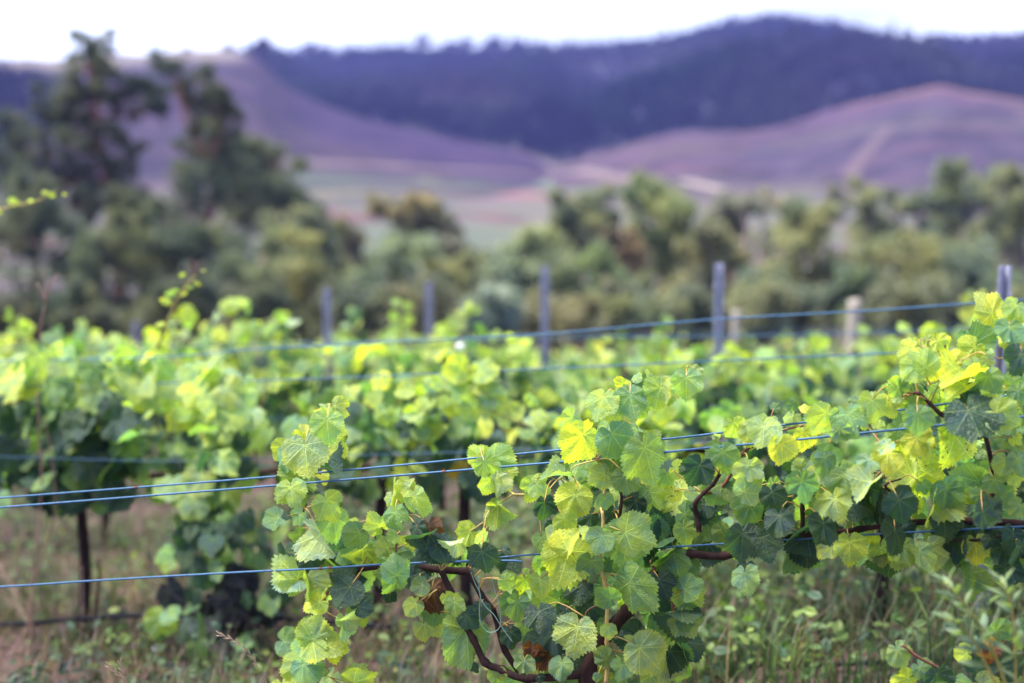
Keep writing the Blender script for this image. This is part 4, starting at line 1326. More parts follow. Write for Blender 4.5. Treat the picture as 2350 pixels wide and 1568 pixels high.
GW = 'blue trellis wires of the nearest row'
wA = [(-60, 1147.5), (0, 1143), (300, 1120), (564, 1099.4), (798, 1079), (1222, 1039), (1537, 1007), (1682, 990), (2000, 950), (2420, 893)]
wB = [(-60, 1169.5), (0, 1165), (564, 1120), (1222, 1065.8), (1479, 1042.5), (1662, 1024.5), (1784, 1014), (2077, 984), (2200, 972), (2420, 949)]
wC = [(-60, 1350), (0, 1347), (85, 1342), (200, 1334), (375, 1323.5), (564, 1313), (743, 1304.5), (871, 1296), (1000, 1291), (1164, 1287), (1198, 1290)]
wD = [(1040, 1290), (1180, 1276.5), (1258, 1271), (1420, 1262), (1700, 1246), (2050, 1224), (2420, 1205)]
AX = (PR(0, 1300, 1200) - PR(0, 1000, 1200)).normalized()
wire('trellis_wire', [PR(0, x, y, .012) for x, y in wA], 0.0021, 'upper of the paired blue wires across the foreground vine', GW, knots=[(PR(0, 312, 1118.8, .012), AX)])
wire('trellis_wire', [PR(0, x, y, -.03) for x, y in wB], 0.0022, 'lower of the paired blue wires across the foreground vine', GW, knots=[(PR(0, 1018, 1082.5, -.03), AX)])
wire('trellis_wire', [PR(0, x, y, -.01) for x, y in wC], 0.0022, 'lowest blue wire at the left ending in a cut tip by the vine', GW, knots=[(PR(0, 735, 1305, -.01), AX), (PR(0, 757, 1303.5, -.01), AX)])
wire('trellis_wire', [PR(0, x, y, .02) for x, y in wD], 0.0019, 'dull lower wire carrying the right arm of the foreground vine', GW)

tw = MB()
for pts in ([(1840, 660), (1880, 760), (1920, 850), (1910, 960), (1925, 1080), (1980, 1150), (2050, 1140), (2085, 1080), (2075, 940), (2040, 820), (2010, 700)],
            [(1905, 690), (1915, 850), (1960, 940), (2030, 1010), (2100, 1120), (2185, 1235)]):
    tw.tube(spline(shoot('2', pts, -0.035), 5), 0.0009, 5)
tag(tw.build('twine', M_TWINE), 'loop of pale green twine hanging from the foreground vine', 'twine')

# ================================================================== vines of the rows behind
ru = Vector((1, -TILT, 0)).normalized()      # along the rows
rn = Vector((-TILT, -1, 0)).normalized()     # across, to the camera side


def row_point(k, x):
    return Vector((x, ROWS[k] - TILT * x, 0))


rv = random.Random(99)


def rand_leaf_frame(p, rnd, s, side):
    n = rn * side * rnd.uniform(0.35, 1.0) + Vector((rnd.gauss(0, .4), rnd.gauss(0, .4), rnd.uniform(0.05, 0.9)))
    n.normalize()
    dn = Vector((0, 0, -1)) + ru * rnd.gauss(0, .55) + rn * rnd.gauss(0.15, .3)
    y = dn - n * dn.dot(n)
    return frame(p, y, n, s, rnd.random() < .5)


def pick(rnd, shoot_pos):
    """age 0 old base leaf .. 1 shoot tip; lower canopy shade is also put into the darker mix"""
    r = rnd.random()
    if shoot_pos > 0.8:
        return 'Y' if r < 0.17 else ('L' if r < 0.66 else ('G' if r < 0.9 else 'P'))
    if shoot_pos > 0.58:
        return 'Y' if r < 0.05 else ('L' if r < 0.36 else ('G' if r < 0.78 else ('D' if r < .95 else 'P')))
    return 'L' if r < 0.07 else ('G' if r < 0.32 else ('D' if r < 0.93 else ('Y' if r < .97 else 'O')))  # mostly dark types: older leaves, plus painted shade of the lower canopy


def back_vine(k, x0, x1, ztop, zbot, n, label, group, joined=False, lsz=(0.05, 0.08), extra=None, xt=None):
    """one vine of row k between x0 and x1; ztop/zbot = functions of x giving canopy limits"""
    xm = (x0 + x1) / 2 + rv.uniform(-.1, .1) if xt is None else xt
    b = row_point(k, xm)
    b.z = gz(b.x, b.y)
    root = empty('grapevine', b)
    tag(root, label, 'grapevine', group)
    zc = zbot(xm) + 0.05
    # trunk and cordon
    pts = [b + Vector((0, 0, -.03)), b + Vector((rv.uniform(-.03, .03), 0, (zc - b.z) * .4)), b + Vector((rv.uniform(-.03, .03), rv.uniform(-.02, .02), (zc - b.z)))]
    nseg = 8 if not joined else 6
    MB().tube(spline(pts, 4), [0.024, .022, .021, .02, .02, .019, .018, .017, .016], nseg).build('trunk', M_TBARK, root)
    cp = []
    for i in range(6):
        x = x0 + (x1 - x0) * i / 5
        q = row_point(k, x)
        q.z = zbot(x) + 0.05 + rv.uniform(-.012, .012)
        cp.append(q)
    MB().tube(spline(cp, 3), 0.011, 6).build('cordon', M_BARK, root)
    # shoots rise from the cordon; leaves sit along them
    leaves = []
    ns = max(4, int((x1 - x0) / 0.13))
    smb = MB()
    for i in range(ns):
        x = x0 + (x1 - x0) * (i + rv.random()) / ns
        q = row_point(k, x)
        q.z = zbot(x) + .05
        top = ztop(x) + rv.uniform(-.14, .07)
        if rv.random() < 0.16:
            top += rv.uniform(.03, .11)
        lean = rv.gauss(0, .10)
        e = q + ru * lean + rn * rv.gauss(0, .065)
        e.z = top
        m = q.lerp(e, .5) + rn * rv.gauss(0, .05) + ru * rv.gauss(0, .04)
        sp = spline([q, m, e], 5)
        if joined:
            smb.tube(sp, [0.004 - 0.00027 * j for j in range(len(sp))], 4)
        else:
            MB().tube(sp, [0.004 - 0.00027 * j for j in range(len(sp))], 5).build('shoot', M_CANE, root)
        per = max(3, int(n / ns))
        for j in range(per):
            t = (j + rv.random()) / per
            pos = sp[min(len(sp) - 1, int(t * len(sp)))]
            side = rv.choice((-1, 1, 1))
            off = rn * side * abs(rv.gauss(.05, .06)) + ru * rv.gauss(0, .06) + Vector((0, 0, rv.gauss(-.02, .04)))
            s = rv.uniform(*lsz) * (1.08 - 0.45 * max(0, t - .6))
            leaves.append((pos + off, side, s, t))
    if joined:
        smb.build('shoots', M_CANE, root)['kind'] = 'stuff'
    if extra:
        leaves += extra
    if not joined:
        leaves = leaves[-298:]
        for p, side, s, t in leaves:
            c = t if isinstance(t, str) else pick(rv, t)
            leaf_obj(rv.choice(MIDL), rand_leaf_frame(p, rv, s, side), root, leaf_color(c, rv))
    else:
        VV, FF, CC = [], [], []
        for p, side, s, t in leaves:
            c = t if isinstance(t, str) else pick(rv, t)
            M = np.array(rand_leaf_frame(p - root.location, rv, s, side))
            bv, bf = rv.choice(LOWL)
            q = bv @ M[:3, :3].T + M[:3, 3]
            o0 = sum(len(a) for a in VV)
            VV.append(q)
            FF += [tuple(i + o0 for i in f) for f in bf]
            cc = leaf_color(c, rv)
            CC += [(cc[0], cc[1], cc[2], 1)] * len(bv)
        me = bpy.data.meshes.new('leaves')
        me.from_pydata([tuple(v) for v in np.concatenate(VV)], [], FF)
        me.materials.append(M_LEAFJ)
        me.update()
        o = bpy.data.objects.new('leaves', me)
        COL.objects.link(o)
        o.parent = root
        add_tint(o, CC)
        o['kind'] = 'stuff'
    return root


ORD = ['first', 'second', 'third', 'fourth', 'fifth', 'sixth', 'seventh', 'eighth', 'ninth', 'tenth', 'eleventh', 'twelfth', 'thirteenth', 'fourteenth', 'fifteenth', 'sixteenth']
ROWN = ['nearest', 'second', 'third', 'fourth', 'fifth', 'sixth', 'seventh', 'eighth', 'ninth', 'tenth']


def xv_of(k, x):
    y = ROWS[k] - TILT * x
    return 1175 + F * x / (y * math.cos(PITCH))


def z_at(k, xv, yv):
    return PR(k, xv, yv).z


PROF2_T = [(-200, 800), (0, 800), (120, 815), (200, 790), (260, 815), (350, 830), (420, 850), (520, 860), (600, 900), (700, 890), (850, 880), (1000, 885), (1100, 910), (1200, 960), (1350, 960), (1500, 950), (1700, 900), (1900, 930), (2150, 960), (2350, 900), (2600, 860)]
PROF2_B = [(-200, 1150), (0, 1130), (300, 1130), (500, 1120), (700, 1110), (900, 1110), (1200, 1090), (1500, 1060), (1800, 1080), (2100, 1090), (2350, 1080), (2600, 1080)]
PROF3_T = [(-200, 740), (100, 760), (250, 745), (400, 760), (480, 725), (540, 700), (600, 730), (645, 690), (680, 760), (760, 800), (900, 790), (1050, 800), (1300, 790), (1500, 800), (1750, 850), (1900, 850), (2100, 820), (2350, 840), (2600, 840)]


def prof_fn(k, prof, dz=0.0):
    return lambda x: z_at(k, xv_of(k, x), interp(xv_of(k, x), prof)) + dz


# second row -------------------------------------------------------------
ex = []
for _ in range(130):      # leafy column hanging down the vine at the left
    yv = rv.uniform(830, 1568)
    xv = rv.gauss(475 if yv < 1150 else 505, 52 if yv < 1050 else 56)
    t = rv.random()
    c = ('Y' if t < .25 else 'L' if t < .75 else 'P') if yv < 980 else (('L' if t < .2 else 'G' if t < .5 else 'D') if yv < 1290 else ('N' if t < .62 else 'D' if t < .82 else 'G' if t < .93 else 'L'))  # darker down the column: shade put into the leaf colours
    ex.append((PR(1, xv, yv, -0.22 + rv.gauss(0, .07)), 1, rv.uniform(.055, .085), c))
for cx, cy, n in ((535, 1320, 8), (500, 1395, 9), (575, 1400, 8), (485, 1500, 8), (520, 1555, 7), (440, 1190, 5), (500, 1200, 5), (545, 1225, 5)):
    for _ in range(n):      # hanging clusters of leaves with shade put into their dark colour
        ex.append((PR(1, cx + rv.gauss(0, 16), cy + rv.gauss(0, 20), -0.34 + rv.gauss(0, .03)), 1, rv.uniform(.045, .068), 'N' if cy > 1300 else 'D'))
for _ in range(55):
    yv = rv.uniform(1180, 1580)
    ex.append((PR(1, rv.gauss(510, 62), yv, -0.36 + rv.gauss(0, .05)), 1, rv.uniform(.042, .062), rv.choice('GDDGL')))
exl = []
for _ in range(110):       # lush left vine
    yv = rv.uniform(800, 1150)
    xv = rv.uniform(-60, 330)
    c = rv.choice('YLLLG') if yv < 900 else rv.choice('DDDDDG')  # bright top, dark lower leaves: canopy shade painted by leaf colour
    exl.append((PR(1, xv, yv, -0.16 + rv.gauss(0, .06)), 1, rv.uniform(.06, .095), c))
cuts = [-2.6, -1.42, -0.72, 0.0, 0.75, 1.45, 2.3]
labs = ['lush second row grapevine with large leaves at the left edge', 'second row grapevine with leaves hanging to the ground in a column', 'low second row grapevine behind the left shoot of the foreground vine',
        'second row grapevine directly behind the middle of the foreground vine', 'second row grapevine hidden behind the foreground vine left of the right post', 'second row grapevine around the leaning post at the right edge']
for i in range(6):
    back_vine(1, cuts[i], cuts[i + 1], prof_fn(1, PROF2_T), prof_fn(1, PROF2_B), 175 if i not in (0, 1) else (185 if i == 0 else 60), labs[i], 'grapevines of the second trellis row', lsz=(.043, .068), extra=[exl, ex, None, None, None, None][i], xt=[-1.47, -0.96, None, -0.13, 1.05, None][i])
# third row --------------------------------------------------------------
cuts = [-3.1, -2.25, -1.45, -0.65, 0.15, 0.95, 1.75, 2.6]
for i in range(7):
    zt = prof_fn(2, PROF3_T)
    back_vine(2, cuts[i], cuts[i + 1], zt, lambda x: gz(x, ROWS[2] - TILT * x) + 0.45, 185, f'{ORD[i]} grapevine from the left in the third trellis row', 'grapevines of the third trellis row', lsz=(.043, .068))
# further rows -----------------------------------------------------------
for k in range(3, len(ROWS)):
    y = ROWS[k]
    half = y * 0.40 + 0.7
    nv = int(round(2 * half / (0.95 if k < 6 else 1.3)))
    for i in range(nv):
        x0 = -half + 2 * half * i / nv
        x1 = -half + 2 * half * (i + 1) / nv
        hh = rv.uniform(.74, .98)
        zt = lambda x, hh=hh: gz(x, ROWS[k] - TILT * x) + hh + 0.16 * mnoise.noise(Vector((x * 1.7, k * 3.1, 0)))
        zb = lambda x: gz(x, ROWS[k] - TILT * x) + 0.40
        back_vine(k, x0, x1, zt, zb, int(185 if k < 6 else 140), f'{ORD[min(i, 15)]} grapevine from the left in the {ROWN[k]} trellis row', f'grapevines of the {ROWN[k]} trellis row', joined=True, lsz=(.043, .068))

# ------------------------------------------------------------------ stray shoot tips
def sprig(pts, k, dy, label, n, cs, lsz, mat=M_GREENSH, r=0.003, narrow=1.0):
    pp = [PR(k, x, y, dy) for x, y in pts]
    root = empty('vine_shoot', pp[0])
    sp = spline(pp, 6)
    MB().tube(sp, [r * (1 - .7 * i / len(sp)) for i in range(len(sp))], 6).build('stem', mat, root)
    for i in range(n):
        t = (i + .5) / n
        p = sp[int(t * (len(sp) - 1))]
        side = -1 if i % 2 else 1
        q = p + RT * side * rv.uniform(.01, .03) + UP * rv.uniform(-.01, .02)
        s = rv.uniform(*lsz) * (1.15 - 0.75 * t)
        nar = Matrix.Diagonal((narrow, 1, 1, 1))
        leaf_obj(rv.choice(MIDL), frame(q, RT * side + UP * rv.uniform(-.6, .7), -FW + RT * rv.gauss(0, .5) + UP * rv.gauss(.2, .4), s) @ nar, root, leaf_color(rv.choice(cs), rv))
    tag(root, label, 'shoot')
    return root


sprig([(360, 800), (385, 740), (405, 690), (428, 655), (448, 632)], 1, -.05, 'thin yellow shoot tip rising above the left vines', 13, 'YYL', (.026, .042), r=0.005, narrow=0.5)
sprig([(-80, 520), (-30, 492), (20, 475), (70, 466), (110, 450), (132, 435)], 1, -.05, 'small yellow shoot tip entering from the left edge', 11, 'YYY', (.024, .038), r=0.004, narrow=0.6)
sprig([(30, 830), (45, 780), (40, 740), (30, 720)], 2, 0, 'leafy green shoot standing up at the far left', 10, 'LLY', (.05, .07))
sprig([(2215, 800), (2222, 740), (2235, 690), (2240, 670)], 3, 0, 'yellow green shoot rising left of the leaning post', 9, 'LYL', (.05, .07))
sprig([(1085, 850), (1050, 870), (1010, 880), (985, 900)], 1, -.2, 'bright arching shoot behind the gap in the foreground vine', 10, 'YYL', (.05, .07))
sprig([(1080, 880), (1110, 930), (1170, 960), (1240, 985)], 1, -.2, 'pale drooping shoot just left of the tallest foreground shoot', 10, 'LPL', (.06, .085))
sprig([(925, 830), (925, 770), (918, 715), (922, 695)], 3, 0, 'leafy shoot rising left of the second steel post', 9, 'LYL', (.05, .075))
sprig([(1000, 800), (1030, 760), (1065, 725), (1095, 700)], 3, 0, 'leafy shoot leaning right beside the second steel post', 10, 'LYL', (.05, .075))

# ------------------------------------------------------------------ posts
def steel_post(k, xv, ytop, label, wdt=0.036, lean=0.0, dy=0.0):
    top = PR(k, xv, ytop, dy)
    g = gz(top.x, top.y)
    base = Vector((top.x - lean, top.y, g - .1))
    root = empty('steel_post', Vector((base.x, base.y, g)))
    tag(root, label, 'post', 'steel trellis posts')
    # folded hat section with lipped flanges, wire notches cut as small lugs
    prof = [(-.5, -.25), (-.28, -.25), (-.22, .3), (.22, .3), (.28, -.25), (.5, -.25), (.5, -.13), (.36, -.13), (.30, .42), (-.30, .42), (-.36, -.13), (-.5, -.13)]
    V, Fc = [], []
    n = len(prof)
    for z, c in ((0, base), (1, top)):
        for a, b in prof:
            V.append(c + Vector((a * wdt, b * wdt, 0)))
    for i in range(n):
        j = (i + 1) % n
        Fc.append((i, j, n + j, n + i))
    Fc.append((n, n + 1, n + 2, n + 9, n + 10, n + 11))
    Fc.append((n + 2, n + 3, n + 8, n + 9))
    Fc.append((n + 3, n + 4, n + 5, n + 6, n + 7, n + 8))
    mesh_obj('post_body', V, Fc, M_STEEL, root, smooth=False)
    for i in range(7):
        t = 1 - (i + .6) * 0.12
        c = base.lerp(top, t)
        for s in (-1, 1):
            m = MB()
            m.tube([c + Vector((s * wdt * .47, -wdt * .2, -.008)), c + Vector((s * wdt * .62, -wdt * .2, 0)), c + Vector((s * wdt * .5, -wdt * .2, .010))], 0.0022, 4)
            m.build('wire_lug', M_STEEL, root)
    return root


steel_post(2, 1650, 604, 'tall grey steel post right of the middle', 0.037)
steel_post(3, 1250, 612, 'grey steel post left of the tall green tree', 0.040)
steel_post(3, 750, 664, 'leftmost thin grey steel post above the vines', 0.040)
steel_post(4, 984, 650, 'short grey steel post behind the leafy shoots', 0.045)
steel_post(1, 2306, 610, 'leaning steel post at the right edge', 0.036, 0.045)
steel_post(5, 311, 738, 'barely visible steel post tip at the left', 0.045)


def wood_post(k, xv, ytop, wpx, label):
    top = PR(k, xv, ytop)
    r = wpx * top.y / F / 2
    g = gz(top.x, top.y)
    pts = [Vector((top.x + LR.uniform(-.01, .01), top.y, g - .1 + (top.z - g + .1) * t)) for t in (0, .25, .5, .75, .97, 1.0)]
    m = MB().tube(pts, [r * 1.05, r, r * .98, r * 1.0, r * .98, r * .86], 12)
    for i in range(len(m.v)):
        m.v[i] += Vector((LR.uniform(-1, 1), LR.uniform(-1, 1), 0)) * r * .06
    o = m.build('wooden_post', M_WOODP)
    tag(o, label, 'post', 'wooden row end posts')


wood_post(4, 1961, 688, 32, 'pale wooden post standing right among the far vines')
wood_post(5, 1690, 712, 22, 'pale wooden post just right of the tall steel post')
wood_post(1, 2288, 690, 14, 'thin pale stake leaning beside the right edge post')

# ------------------------------------------------------------------ wires of the rows behind
GW2 = 'blue trellis wires of the rows behind'
for k, pts, r, lab in [
    (1, [(-100, 830), (283, 823), (445, 815), (545, 805), (750, 793), (1250, 766), (1500, 745), (1690, 730), (2000, 713), (2290, 692), (2450, 682)], .0028, 'blurred blue wire rising to the leaning post at the right'),
    (2, [(-150, 802), (0, 801), (494, 795), (752, 788), (1250, 775), (1680, 772), (2000, 764), (2290, 755), (2500, 750)], .0028, 'blurred nearly level blue wire above the third row'),
    (1, [(-100, 890), (300, 882), (488, 876), (676, 871), (1000, 858), (1500, 835), (2290, 800)], .0026, 'blurred blue wire through the second row canopy'),
    (1, [(-120, 1046), (0, 1048), (363, 1058), (594, 1053), (900, 1042), (1080, 1037), (1600, 1015), (2400, 985)], .0022, 'thin pale blue wire carrying the trunks of the second row'),
    (2, [(-100, 970), (600, 962), (1200, 950), (2400, 900)], .0022, 'faint wire low in the third row'),
    (5, [(300, 800), (1000, 782), (1961, 755), (2500, 742)], .0028, 'faint far wire near the wooden posts')]:
    wire('trellis_wire', [PR(k, x, y, -.32 if 'pale' in lab else -.17) for x, y in pts], r * (.5 if 'pale' in lab else .9), lab, GW2, n=5)

tp = PR(2, 1057, 793, -.04)
tg = MB()
ww, hh = .034, .026
V = []
for i in range(6):
    for j in range(2):
        u = i / 5 - .5
        V.append(tp + Vector((u * ww, -.006 * math.cos(u * 3), (j - .7) * hh)))
for i in range(6):
    for j in range(2):
        u = i / 5 - .5
        V.append(tp + Vector((u * ww, -.006 * math.cos(u * 3) + .0015, (j - .7) * hh)))
Fc = []
for i in range(5):
    a = i * 2
    Fc += [(a, a + 2, a + 3, a + 1), (a + 12, a + 13, a + 15, a + 14), (a, a + 12, a + 14, a + 2), (a + 1, a + 3, a + 15, a + 13)]
Fc += [(0, 1, 13, 12), (10, 22, 23, 11)]
tag(mesh_obj('plastic_tag', V, Fc, M_TAG), 'small white plastic tag hanging on a blurred wire', 'tag')

# ------------------------------------------------------------------ drip hose
def hose(k, pts, lab):
    tag(MB().tube(spline([PR(k, x, y, -.28) for x, y in pts], 5), 0.0075, 7).build('drip_hose', M_HOSE), lab, 'hose', 'black drip hoses under the vines')


hose(1, [(-120, 1440), (60, 1431), (200, 1420), (420, 1410), (640, 1420), (900, 1440)], 'black drip hose strung low under the left vines')
hose(1, [(1600, 1540), (1660, 1533), (1780, 1528), (1920, 1525), (2200, 1510), (2450, 1490)], 'black drip hose low under the right side vines')

# ================================================================== weeds, grass, dry stems
wr = random.Random(8)


def soil_z(x, y):
    z = gz(x, y)
    if 2 < y < 26 and abs(x) < 14:
        z += 0.035 * mnoise.noise(Vector((x * 1.6, y * 1.6, 0))) + 0.02 * mnoise.noise(Vector((x * 5, y * 5, 3)))
    return z


def blades(n, region, cols, hr, wdr, keep=None):
    V, Fc, C = [], [], []
    x0, x1, y0, y1 = region
    m = 0
    while m < n:
        y = y0 + (y1 - y0) * wr.random() ** 1.4
        x = wr.uniform(x0, x1) * (0.5 + y / y1 * .5)
        if keep and not keep(x, y):
            m += 0.25
            continue
        m += 1
        b = Vector((x, y, soil_z(x, y) - .01))
        h = wr.uniform(*hr)
        az = wr.uniform(0, 6.28)
        d = Vector((math.cos(az), math.sin(az), 0))
        s = Vector((-d.y, d.x, 0)) * wr.uniform(*wdr)
        k = len(V)
        t1 = b + d * h * .12 + Vector((0, 0, h * .55))
        t2 = b + d * h * wr.uniform(.25, .7) + Vector((0, 0, h * wr.uniform(.75, 1)))
        V += [b - s, b + s, t1 + s * .8, t1 - s * .8, t2]
        Fc += [(k, k + 1, k + 2, k + 3), (k + 3, k + 2, k + 4)]
        c = wr.choice(cols)
        f = wr.uniform(.7, 1.3)
        C += [(c[0] * f, c[1] * f, c[2] * f, 1)] * 5
    return V, Fc, C


def patch(x, y):
    v = mnoise.noise(Vector((x * .9, y * .9, 7))) + 0.25 * sstep((x - .2) / 1.2) + (0.1 if y < 4.2 else 0)
    return v > -0.12


V, Fc, C = blades(24000, (-4.6, 4.6, 3.5, 12), [(.045, .085, .035), (.065, .10, .04), (.035, .06, .04), (.085, .10, .05)], (.05, .2), (.0014, .003), patch)
o = mesh_obj('grass', V, Fc, M_WEED, smooth=False)
add_tint(o, C)
tag(o, 'short green grass and weeds growing between the vine rows', 'grass', kind='stuff')
V, Fc, C = blades(7000, (-4.6, 4.6, 3.5, 12), [(.12, .08, .076), (.08, .052, .056), (.16, .115, .10)], (.08, .32), (.0010, .0022))
o = mesh_obj('dry_grass', V, Fc, M_WEED, smooth=False)
add_tint(o, C)
tag(o, 'thin straw coloured dry grass scattered over the soil', 'grass', kind='stuff')


def broadleaf(n, region, cols, keep, hz, size):
    V, Fc, C = [], [], []
    m = 0
    while m < n:
        y = region[2] + (region[3] - region[2]) * wr.random() ** 1.3
        x = wr.uniform(region[0], region[1])
        if keep and not keep(x, y):
            m += .2
            continue
        cx, cy = x, y
        cnt = wr.randint(6, 14)
        hmax = wr.uniform(*hz)
        for _ in range(cnt):
            m += 1
            x, y = cx + wr.gauss(0, .045), cy + wr.gauss(0, .045)
            p = Vector((x, y, soil_z(x, y) + wr.random() * hmax))
            nn = Vector((wr.gauss(0, .6), wr.gauss(-.2, .6), 1)).normalized()
            a = nn.orthogonal().normalized()
            b = nn.cross(a)
            an = wr.uniform(0, 6.28)
            a, b = a * math.cos(an) + b * math.sin(an), b * math.cos(an) - a * math.sin(an)
            s = wr.uniform(*size)
            k = len(V)
            V += [p, p + a * s * .35 + b * s * .32, p + a * s * .8 + b * s * .26, p + a * s * 1.1 - nn * s * .15, p + a * s * .8 - b * s * .26, p + a * s * .35 - b * s * .32]
            Fc += [(k, k + 1, k + 2, k + 3), (k, k + 3, k + 4, k + 5)]
            c = wr.choice(cols)
            f = wr.uniform(.7, 1.3)
            C += [(c[0] * f, c[1] * f, c[2] * f, 1)] * 6
    return V, Fc, C


V, Fc, C = broadleaf(18000, (-4, 4.2, 3.7, 10), [(.06, .115, .04), (.09, .15, .045), (.04, .08, .05), (.13, .17, .055)], patch, (.05, .22), (.014, .04))
o = mesh_obj('ground_weeds', V, Fc, M_WEED, smooth=False)
add_tint(o, C)
tag(o, 'low broad leaved weeds in patches under the vines', 'weeds', kind='stuff')
V, Fc, C = broadleaf(4300, (0.2, 2.6, 3.4, 6.2), [(.055, .11, .04), (.09, .15, .045), (.035, .075, .05), (.12, .18, .055)], None, (.08, .34), (.010, .052))
o = mesh_obj('ground_weeds', V, Fc, M_WEED, smooth=False)
add_tint(o, C)
tag(o, 'thick tall green weeds under the right arm of the foreground vine', 'weeds', kind='stuff')
V, Fc, C = blades(5200, (0.1, 3.4, 3.4, 6.0), [(.05, .10, .035), (.08, .13, .045), (.035, .07, .04), (.05, .09, .05), (.12, .095, .07)], (.10, .36), (.0012, .0032))
o = mesh_obj('grass', V, Fc, M_WEED, smooth=False)
add_tint(o, C)
tag(o, 'tall tangled grass under the right arm of the foreground vine', 'grass', kind='stuff')
V, Fc, C = broadleaf(3000, (-0.9, 0.6, 5.0, 6.6), [(.06, .115, .045), (.09, .14, .045), (.04, .075, .05), (.12, .15, .06)], None, (.1, .3), (.016, .045))
o = mesh_obj('ground_weeds', V, Fc, M_WEED, smooth=False)
add_tint(o, C)
tag(o, 'blurred green weeds under the second row behind the middle gap', 'weeds', kind='stuff')
V, Fc, C = broadleaf(1500, (-2.2, -0.9, 3.5, 4.2), [(.028, .055, .035), (.045, .08, .04), (.03, .04, .04)], None, (.04, .14), (.02, .05))
o = mesh_obj('ground_weeds', V, Fc, M_WEED, smooth=False)
add_tint(o, C)
tag(o, 'dark low weeds in the bottom left corner', 'weeds', kind='stuff')


V, Fc, C = blades(3800, (-3.2, -0.2, 3.5, 6.0), [(.20, .145, .12), (.14, .10, .09), (.24, .18, .15), (.05, .08, .04)], (.05, .22), (.0010, .0022))
o = mesh_obj('dry_grass', V, Fc, M_WEED, smooth=False)
add_tint(o, C)
tag(o, 'matted dry grass under the left vines', 'grass', kind='stuff')
cb = MB()
for _ in range(1500):
    y = wr.uniform(3.4, 8)
    x = wr.uniform(-3.2, 3)
    r = abs(wr.gauss(.008, .007)) + .004
    cb.ball((x, y, soil_z(x, y) + r * .3), r * wr.uniform(.8, 1.4), r * wr.uniform(.7, 1.3), r * wr.uniform(.5, .9), (wr.gauss(0, .4), wr.gauss(0, .4), 1), 5, 3)
M_CLOD = noise_material('soil_clod', (0.030, 0.020, 0.022), (0.15, 0.10, 0.10), 9, 0.95, 0.05, 0.5, 0.004)
tag(cb.build('soil_clods', M_CLOD, smooth=False), 'small clods and stones scattered on the bare soil', 'soil', kind='stuff')


def stems(name, lab, lists, mat, r, cat='stem', group=None):
    m = MB()
    for pts in lists:
        s = spline(pts, 5)
        m.tube(s, [r * (1 - .6 * i / len(s)) for i in range(len(s))], 5)
    o = m.build(name, mat)
    tag(o, lab, cat, group)
    return o


GD = 'dry stems among the vines'
stems('dry_stalk', 'tall pale dead stalk in front of the left vine', [[PR(1, x, y, -.32) for x, y in [(70, 1568), (75, 1350), (95, 1120), (90, 1000), (86, 900)]]], M_STALK, .0042, group=GD)
stems('dry_stalk', 'dead stalk bending left of the dark trunk', [[PR(1, x, y, -.3) for x, y in [(60, 1470), (80, 1330), (125, 1180), (118, 1050), (100, 960)]]], M_STALK, .004, group=GD)
stems('dry_stalk', 'thin dry stalk with forked top in front of the gums', [[PR(1, x, y, -.2) for x, y in [(92, 800), (95, 740), (105, 690), (100, 620)]], [PR(1, x, y, -.2) for x, y in [(104, 695), (118, 650), (135, 628)]], [PR(1, x, y, -.2) for x, y in [(103, 690), (85, 650)]]], M_STALK, .0034, group=GD)
stems('dry_stalk', 'thin dark dead stem right of the dark trunk', [[PR(1, x, y, -.2) for x, y in [(200, 1480), (215, 1420), (228, 1330), (225, 1280)]]], M_BARK, .0075, group=GD)
stems('dry_stalk', 'thin reddish dead stem beside the dark trunk', [[PR(1, x, y, -.2) for x, y in [(185, 1490), (190, 1400), (188, 1300)]]], M_STALK, .005, group=GD)
for cx, lab, n, seed in ((440, 'fan of dry straw leaning left of the leafy column', 26, 3), (1010, 'tangle of dry straw lying under the gap', 34, 4), (1900, 'dry straw tuft under the right arm of the foreground vine', 14, 5), (60, 'dry straw at the bottom left corner', 14, 6)):
    q = random.Random(seed)
    L = []
    for _ in range(n):
        if cx == 1010:
            a = (q.uniform(860, 1240), q.uniform(1430, 1600))
            b = (a[0] + q.uniform(-180, 180), a[1] - q.uniform(20, 200))
        else:
            a = (cx + q.uniform(-30, 30), 1430 + q.uniform(-20, 60))
            b = (cx - q.uniform(20, 150) if cx < 1000 else cx + q.uniform(-120, 120), q.uniform(1230, 1380))
        d1, d2 = q.uniform(-.1, .5), q.uniform(-.2, .3)
        p0, p1 = PR(1, *a, d1), PR(1, *b, d2)
        p0.z = max(p0.z, soil_z(p0.x, p0.y) + .004)
        p1.z = max(p1.z, soil_z(p1.x, p1.y) + .02)
        L.append([p0, p0.lerp(p1, .55) + Vector((0, 0, .02)), p1])
    stems('straw_tuft', lab, L, M_STRAW, .0022, 'straw', GD)

# seed-headed grass stalks close to the camera
def seed_stalk(pts, n, lab, Y):
    pp = [P(x, y, Y) for x, y in pts]
    root = empty('grass_stalk', pp[0])
    sp = spline(pp, 8)
    MB().tube(sp, [.0009 * (1 - .5 * i / len(sp)) for i in range(len(sp))], 5).build('stem', M_STRAW, root)
    for i in range(n):
        t = 1 - i / n * .62
        idx = min(len(sp) - 2, int(t * (len(sp) - 1)))
        p = sp[idx]
        d = (sp[idx + 1] - sp[idx]).normalized()
        side = d.cross(FW).normalized() * (1 if i % 2 else -1)
        ax = (d * 1.0 + side * .34).normalized()
        MB().ball(p + ax * .007, .0013, .0011, .0078, ax, 6, 5).build('spikelet', M_STRAW, root)
    tag(root, lab, 'grass', 'seed heads of dry grass near the camera')


